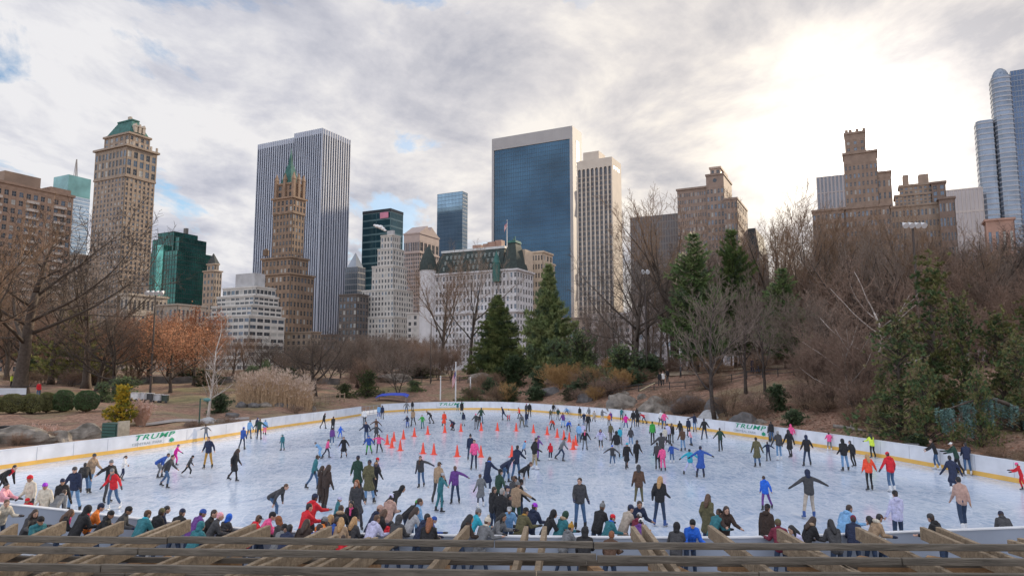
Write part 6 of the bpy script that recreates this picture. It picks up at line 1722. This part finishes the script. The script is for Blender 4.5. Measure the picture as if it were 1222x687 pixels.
# rafters: far end (px,py) and the column they reach at the bottom of the view
raft=[(19,624,-46,664),(77,621,-20,664),(146,621,30,668),(213,620,90,668),(226,619,106,668),(304,624,190,672),(321,626,208,672),(394,627,300,672),(402,637,316,672),(441,640,372,672),(449,640,386,672),(478,629,412,676),(558,626,510,680),(628,627,612,684),(650,627,640,684),(755,627,796,684),(768,625,812,684),(847,626,930,688),(929,630,1030,688),(936,644,1040,688),(1023,628,1150,690),(1100,628,1250,690),(1119,628,1270,690),(1204,643,1370,690),(1216,641,1390,690)]
ZR=ZT-.114
for i,(ex,ey,bx,by) in enumerate(raft):
    p=onz(ex,ey,ZR); q=onz(bx,by,ZR); d=(p-q).normalized()
    # slope gently so the far tips sit a little proud of the rails
    q2=q-d*1.6; hh=.16; 
    mb=MB(); a=loc(p); c=loc(q2); a.z=ZR-hh/2; c.z=ZR-hh/2; mb.bar(a,c,.06,hh); o=mb.build('rafter',W_raft,pg); bv=o.modifiers.new('edge','BEVEL'); bv.width=.006; bv.segments=2
# lower purlins and side plates below the rafters
rail((663,668,671),ZR-.155,.05,.06,W_rail,[330,700],5,'purlin')
rail((682,690,692),ZR-.155,.05,.06,W_rail,[150,560,980],6,'purlin')
# doubled, warmer underside members between the rafters
for i in range(15):
    bx=40+i*82; p=onz(bx,668,ZR-.30); q=onz(bx+(611-bx)*-.30,692,ZR-.30); mb=MB(); a=loc(p); c=loc(q); a.z=c.z=ZR-.33; mb.bar(a,c,.12,.16); mb.build('joist',W_under,pg)
for px in (60,380,700,1010,1300):
    p=onz(px,676,ZR-.3); mb=MB(); mb.box(p.x-.09,p.x+.09,p.y-.09-8,p.y+.09-8,0.02,ZR-.25); mb.build('post',W_rail,pg)
# things under the pergola: tables and a low fence
M_tb=mat('table_red',(.50,.05,.05),.5,.1,3); M_tw=mat('table_white',(.6,.6,.62),.5,.05,3); M_met=mat('steel_dark',(.06,.06,.065),.4,0,metal=.6); M_steel=mat('steel_grey',(.35,.36,.38),.4,.1,4,metal=.5)
for i,(x,y,m,lb) in enumerate(((-8.5,13.0,M_tw,'white round table under the left end of the pergola'),(-4.0,13.6,M_tw,'white round table under the pergola near its middle post'),(1.2,13.2,M_tb,'red round table under the middle of the pergola'),(5.5,13.5,M_tw,'white round table under the pergola, right of the red one'),(9.5,13.2,M_tw,'white round table under the right end of the pergola'))):
    e=empty('round_table',(x,y,.02),0,lb,'table','tables under the pergola'); mb=MB(); mb.tube([(0,0,.72),(0,0,.75)],[.5,.5],20); mb.build('table_top',m,e); mb=MB(); mb.tube([(0,0,0),(0,0,.04),(0,0,.05),(0,0,.72)],[.28,.28,.04,.04],10); mb.build('pedestal',M_met,e)
e=empty('railing',(-13.2,18.6,0.02),R(-12),'grey steel railing between spectators at the left end','railing')
for i in range(9):
    mb=MB(); mb.tube([(-2.4+.6*i,0,0),(-2.4+.6*i,0,1.0)],.022,6); mb.build('post',M_steel,e)
mb=MB(); mb.tube([(-2.4,0,1.0),(2.4,0,1.0)],.028,6); mb.build('handrail',M_steel,e)

# ------------------------------------------------------------------ lamp posts
M_pole=mat('pole_bronze',(.055,.04,.035),.5,.15,2); M_lamp=mat('lamp_white',(.62,.63,.65),.3,0)
def floodlight(px,Y,ytop,lb,arms=4,thick=.14):
    g=gpt(px,Y); zt=at(px,ytop,Y).z; h=zt-g.z; e=empty('floodlight_pole',(g.x,g.y,g.z-.1),0,lb,'lamp post')
    mb=MB(); mb.tube([(0,0,0),(0,0,h*.5),(0,0,h)],[thick,thick*.85,thick*.6],8); mb.build('pole',M_pole,e)
    w_=.62*(arms-1); mb=MB(); mb.bar((-w_/2-.2,0,h),(w_/2+.2,0,h),.09,.09); xa=mb.build('crossarm',M_pole,e)
    for i in range(arms):
        x=-w_/2+.62*1*i; mb=MB(); mb.tube([(x,.05,h+.06),(x,-.28,h-.16),(x,-.5,h-.30)],[.10,.24,.30],10); mb.tube([(x,0,h),(x,.04,h+.16)],.06,6); mb.build('lamp',[M_lamp],xa)
floodlight(181,88,347,'tall bronze floodlight pole with four lamps between the orange oak and twisted tree',4,.15)
floodlight(772,94,322,'bronze floodlight pole with two lamps standing on the bank path by the mossy tree',2,.17)
floodlight(1100,70,266,'floodlight pole with cluster of lamps rising from the reddish thicket',4,.16)
floodlight(514,112,378,'slender dark pole in front of the trees left of the flagpole',1,.10)
# flagpoles by the far boards
for px,Y,yt,yb,lb,fl in ((526,100,449,482,'short bare white flagpole left of the flag',0),(544,99,432,480,'white flagpole with drooping striped flag behind the far boards',1),(561.5,100,450,480,'short bare white flagpole right of the flag',0)):
    g=gpt(px,Y); zt=at(px,yt,Y).z; e=empty('flagpole',(g.x,g.y,g.z-.1),0,lb,'flagpole'); mb=MB(); mb.tube([(0,0,0),(0,0,zt-g.z)],[.11,.07],8); mb.ell((0,0,zt-g.z+.06),(.11,.11,.11)); mb.build('pole',mat('pole_white',(.7,.7,.7),.4,0),e)
    if fl: flag(e,zt-g.z-1.0,1.5,1.5,.33,R(180))
# small sign lamp near the birch
g=gpt(241,58); e=empty('path_lamp',tuple(g),0,'green post with small drooping lamp head behind the left boards','lamp post'); mb=MB(); mb.tube([(0,0,0),(0,0,2.6)],.06,8); mb.build('pole',mat('park_green',(.02,.06,.045),.5,0),e); mb=MB(); mb.tube([(0,0,2.55),(.35,0,2.6)],.03,6); mb.ell((.55,0,2.5),(.32,.2,.16)); mb.build('lamp_head',mat('lamp_teal',(.08,.20,.19),.4,0),e)

# ------------------------------------------------------------------ rocks, bins and other things round the rink
M_rock=mat('rock_grey',(.17,.15,.125),.9,.45,1.4,bump=1.0,bscale=4,col2=(.30,.265,.23)); M_rockd=mat('rock_dark',(.12,.115,.115),.9,.35,1.2,bump=.8,bscale=3); M_rockl=mat('rock_pale',(.42,.43,.45),.85,.2,1.5,bump=.5,bscale=3)
def rock(px,Y,w_px,h_px,m,lb,seed,flat=.8,dz=0.0,group=None):
    Y=outY(px,Y,.5+w_px*Y/835/2*flat*.8); g=gpt(px,Y); s_=Y/835; rw=w_px*s_/2; rh=h_px*s_; r=random.Random(seed); mb=MB(); mb.ell((0,0,0),(1,1,1),22,14)
    ph=[(r.uniform(1.2,4.5),r.uniform(1.2,4.5),r.uniform(1.2,4.5),r.uniform(0,6)) for _ in range(6)]
    planes=[(Vector((r.uniform(-1,1),r.uniform(-1,1),r.uniform(-.2,1))).normalized(),r.uniform(.58,.9)) for _ in range(18)]
    nv=[]
    for v in mb.v:
        v=Vector(v)
        for n,d in planes:
            t=v.dot(n)
            if t>d: v=v-n*(t-d)*.9
        k=1+.028*sum(math.sin(a*v.x*2+b_*v.y*2+c*v.z*2+p) for a,b_,c,p in ph)
        nv.append((v.x*k*rw,v.y*k*rw*flat,v.z*k*rh*.75+rh*.25))
    mb.v=nv; o=mb.build('boulder',m,None,False); o.location=(g.x,g.y,g.z-.05+dz); o.rotation_euler=(0,0,r.uniform(-.4,.4)); return tag(o,lb,'boulder',group)
rock(25,48.5,96,26,M_rock,'broad low grey rock shelf behind the boards at far left',1,.5); rock(72,50,50,16,M_rock,'jagged brown rock between the shelf and the flat slab',2,.6)
rock(108,52,56,20,M_rock,'flat topped grey slab rock left of the green cabinet',3,.6); rock(-40,46,70,30,M_rock,'grey rock cut by the left picture edge',4,.6)
rock(742,80,52,19,M_rock,'wide smooth grey outcrop on the bank left of the split',5,.6,-.2); rock(784,75.5,60,19,M_rock,'wide smooth grey outcrop on the bank under the pine',6,.6,-.2)
rock(822,72,46,20,M_rockd,'dark rough rock face above the far boards',7,.6); rock(852,68,36,20,M_rockd,'dark rough rock beside the slim forked tree',8,.6)
rock(842,66.5,26,15,M_rockl,'pale smooth boulder behind the far right boards',9,.8); rock(885,62,34,16,M_rockd,'dark rock behind the far board lettering',10,.6)
rock(700,88,34,11,M_rockd,'low dark rock behind the far boards by the straw shrubs',11,.6); rock(655,97,36,9,M_rockd,'low dark ledge below the rhododendron',12,.5)
rock(572,112,40,10,M_rock,'sloping grey ledge right of the flagpoles',13,.5); rock(470,118,60,14,M_rock,'flat pale rock on the lawn left of the flagpoles',14,.5); rock(505,128,70,14,M_rock,'long low rock crest at the top of the lawn',15,.5)
for i in range(16):
    r=random.Random(60+i); px=(290,304,318,336,348,362,375,228,250,268,280,745,765,800,826,905)[i]; Y=(79,79.5,80,80.5,81,82,82,60,63,65,70,85,82,76,72,61)[i]
    rock(px,Y,r.uniform(12,24),r.uniform(5,9),r.choice((M_rock,M_rockd,M_rockl)),'small loose rock lying behind the boards',70+i,.8,0,'small rocks behind the boards')
def boxthing(name,px,Y,w_,d_,h,m,lb,cat,parts=None,rz=0,dz=0):
    Y=outY(px,Y,.8); g=gpt(px,Y); e=empty(name,(g.x,g.y,g.z+dz),rz,lb,cat); mb=MB(); mb.box(-w_/2,w_/2,-d_/2,d_/2,-.1,h); o=mb.build('body',m,e); bv=o.modifiers.new('edge','BEVEL'); bv.width=.02; bv.segments=2
    return e
e=boxthing('utility_cabinet',142,51,1.5,.9,1.25,mat('cabinet_green',(.02,.06,.05),.5,.2,2),'dark green utility cabinet with slatted side behind the boards','cabinet',rz=R(-20))
mb=MB(); mb.box(.76,.84,-.48,.48,-.05,1.4); mb.build('side_panel',mat('panel_concrete',(.30,.28,.24),.9,.2,3),e)
for k in range(5):
    mb=MB(); mb.box(-.7,.6,-.50,-.455,.12+.22*k,.26+.22*k); mb.build('slat',mat('slat_green',(.03,.10,.085),.5,0),e)
for px,lb in ((5,'black square planter left of its twin by the round bushes'),(14,'black square planter right of its twin by the round bushes')):
    e=boxthing('planter',px,52,.62,.62,.5,mat('planter_black',(.02,.02,.022),.6,0),lb,'planter',rz=.3); mb=MB(); mb.box(-.36,.36,-.36,.36,.505,.56); mb.build('rim',mat('planter_black',(.02,.02,.022)),e)
for px,Y,lb in ((1083,40.5,'dark floodlight box behind the right boards near the neon yellow jacket'),(1190,36,'grey floodlight box tilted behind the right boards at the edge')):
    e=boxthing('ground_light',px,Y,.75,.45,.34,mat('box_grey',(.10,.10,.11),.5,.1,3),lb,'floodlight',rz=-.5,dz=.12); mb=MB(); mb.box(-.32,.32,-.245,-.228,.0,.3); mb.build('glass',mat('lens_grey',(.30,.32,.34),.15,0),e)
    mb=MB(); mb.box(-.05,.05,-.05,.05,-.35,-.1); mb.build('foot',M_met,e)
e=empty('plank',tuple(gpt(772,83.5)+Vector((0,0,.6))),0,'pale wooden plank propped behind the far right boards','plank'); mb=MB(); mb.bar((-.9,0,-.35),(.9,0,.55),.22,.06); mb.build('board',mat('plank_pale',(.55,.48,.30),.8,.1,3),e)
p=gpt(1012,52); e=empty('fallen_log',(p.x,p.y,p.z+.1),0,'grey fallen log on the leaf slope behind the right boards','log'); mb=MB(); mb.tube([(-1.1,.5,.25),(0,0,.1),(1.0,-.6,-.1)],[.13,.12,.09],8); mb.tube([(0,0,.1),(.2,.5,.3)],[.06,.03],6); mb.build('trunk',mat('log_grey',(.24,.22,.20),.9,.3,5,bump=.4),e)
# blue awning by the gate
g=gpt(469,98); e=empty('awning',(g.x,g.y,g.z),0,'low blue canopy beside the gate in the far boards','canopy'); mb=MB(); 
pts=[(-2.2,0,.75),(-1.6,0,1.0),(0,0,1.12),(1.6,0,1.08),(2.2,0,.85)]
for x,_,z in pts: mb.v+=[(x,-1.0,z-.25),(x,1.0,z)]
for i in range(4): mb.face([2*i,2*i+2,2*i+3,2*i+1])
o=mb.build('roof',mat('awning_blue',(.03,.07,.50),.6,.08,2),e); so_=o.modifiers.new('t','SOLIDIFY'); so_.thickness=.05
for x in (-2,2):
    for y in (-.8,.8): mb=MB(); mb.tube([(x,y,-.1),(x,y,.85)],.04,6); mb.build('leg',M_steel,e)

# gate rail between the two runs of boards, wooden fence by the reeds
a=G(431,496); c=G(455,492.5); e=empty('rail_gate',(a.x,a.y,0),math.atan2(c.y-a.y,c.x-a.x),'grey tubular gate closing the gap between the boards','gate'); L=(c-a).length
for z in (.15,.6,1.05): mb=MB(); mb.tube([(.15,0,z),(L-.15,0,z)],.03,6); mb.build('rail',M_steel,e)
for i in range(6): mb=MB(); x=.15+(L-.3)*i/5; mb.tube([(x,0,0),(x,0,1.1)],.025,6); mb.build('post',M_steel,e)
a=gpt(371,84); c=gpt(412,92); e=empty('wooden_fence',(a.x,a.y,a.z),math.atan2(c.y-a.y,c.x-a.x),'low tan wooden rail fence running from the reeds to the gate','fence'); L=(c-a).length; dz=c.z-a.z; M_wf=mat('fence_tan',(.36,.27,.19),.85,.2,4)
n=7
for i in range(n+1): mb=MB(); x=L*i/n; z=dz*i/n; mb.box(x-.06,x+.06,-.06,.06,z-.2,z+1.25); mb.build('post',M_wf,e)
for h in (.55,1.12): mb=MB(); mb.bar((0,-.09,h),(L,-.09,h+dz),.05,.12); mb.build('rail',M_wf,e)
# low dark fence on the bank path
def lowfence(p0,p1,Y0,Y1,lb,n=14,h=.9):
    e=empty('iron_fence',(0,0,0),0,lb,'fence'); P=[gpt(p0+(p1-p0)*i/n,Y0+(Y1-Y0)*i/n) for i in range(n+1)]
    for p in P: mb=MB(); mb.tube([p-Vector((0,0,.2)),p+Vector((0,0,h))],.05,6); mb.build('post',M_met,e)
    for z in (.35,.8): mb=MB(); mb.tube([p+Vector((0,0,z)) for p in P],.045,5); mb.build('rail',M_met,e)
lowfence(706,965,88,76,'dark pipe fence edging the bank path under the trees')
lowfence(470,560,116,112,'dark fence climbing the lawn behind the flagpoles',8)
# bank path: pale sandy strip
mb=MB(); n=30
for i in range(n+1):
    px=690+290*i/n; Y=96-12*i/n
    for dY in (0,5): g=gpt(px,Y+dY); mb.v.append((g.x,g.y,g.z+.10))
for i in range(n): mb.face([2*i,2*i+2,2*i+3,2*i+1])
tag(mb.build('path',mat('path_sand',(.40,.31,.22),.95,.15,1.5,bump=.2)),kind='structure')
mb=MB()
for i in range(n+1):
    px=170+130*i/n; Y=58+10*i/n
    for dY in (0,2.2): g=gpt(px,Y+dY); mb.v.append((g.x,g.y,g.z+.06))
for i in range(n): mb.face([2*i,2*i+2,2*i+3,2*i+1])
tag(mb.build('path',mat('path_grey',(.27,.25,.25),.95,.15,1.5,bump=.2)),kind='structure')
# stone wall behind the hedges, far left wall
mb=MB(); P=[gpt(px,104+px*.03) for px in range(70,420,14)]
for a,c in zip(P,P[1:]): mb.bar(a+Vector((0,0,.3)),c+Vector((0,0,.3)),.5,1.4)
tag(mb.build('stone_wall',mat('wall_stone',(.13,.12,.115),.9,.35,1.0,bump=.5)),'low dark stone wall running behind the hedges and reeds','wall')
g=gpt(6,80); e=empty('banner_fence',(g.x,g.y,g.z),.1,'fence with white banner sheet at the foot of the huge oak','fence')
for i in range(6): mb=MB(); mb.tube([(-3.5+1.5*i,0,-.1),(-3.5+1.5*i,0,1.3)],.04,6); mb.build('post',M_met,e)
mb=MB(); mb.box(-3.5,2.5,-.06,-.042,.3,1.05); mb.build('banner',mat('banner_white',(.58,.62,.68),.6,.1,1),e)
mb=MB(); mb.tube([(-3.5,0,1.25),(4,0,1.25)],.03,6); mb.build('handrail',M_met,e)
# cafe tables on the far terrace to the left
for i,(px,c,lb) in enumerate(((164,(.7,.7,.7),'white cafe cart behind the golden shrub'),(172,(.6,.6,.62),'pale folded cafe table behind the golden shrub'),(180,(.05,.05,.055),'black cafe cart beside the pale cafe table'),(190,(.5,.5,.52),'grey cafe table right of the black cart'),(198,(.04,.06,.05),'dark covered cart at the end of the cafe tables'))):
    g=gpt(px,80+i*.4); e=empty('cafe_cart',(g.x,g.y,g.z),rng.uniform(-.3,.3),lb,'cart'); m_=mat('cart%d'%i,c,.5,.1,3); mb=MB(); mb.box(-.42,.42,-.3,.3,.25,.95); mb.build('body',m_,e); mb=MB(); mb.box(-.5,.5,-.36,.36,.955,1.0); mb.build('top',M_tw,e)
    for sx in (-.3,.3):
        mb=MB(); mb.tube([(sx,-.34,.16),(sx,-.30,.16)],.16,10); mb.build('wheel',M_met,e)
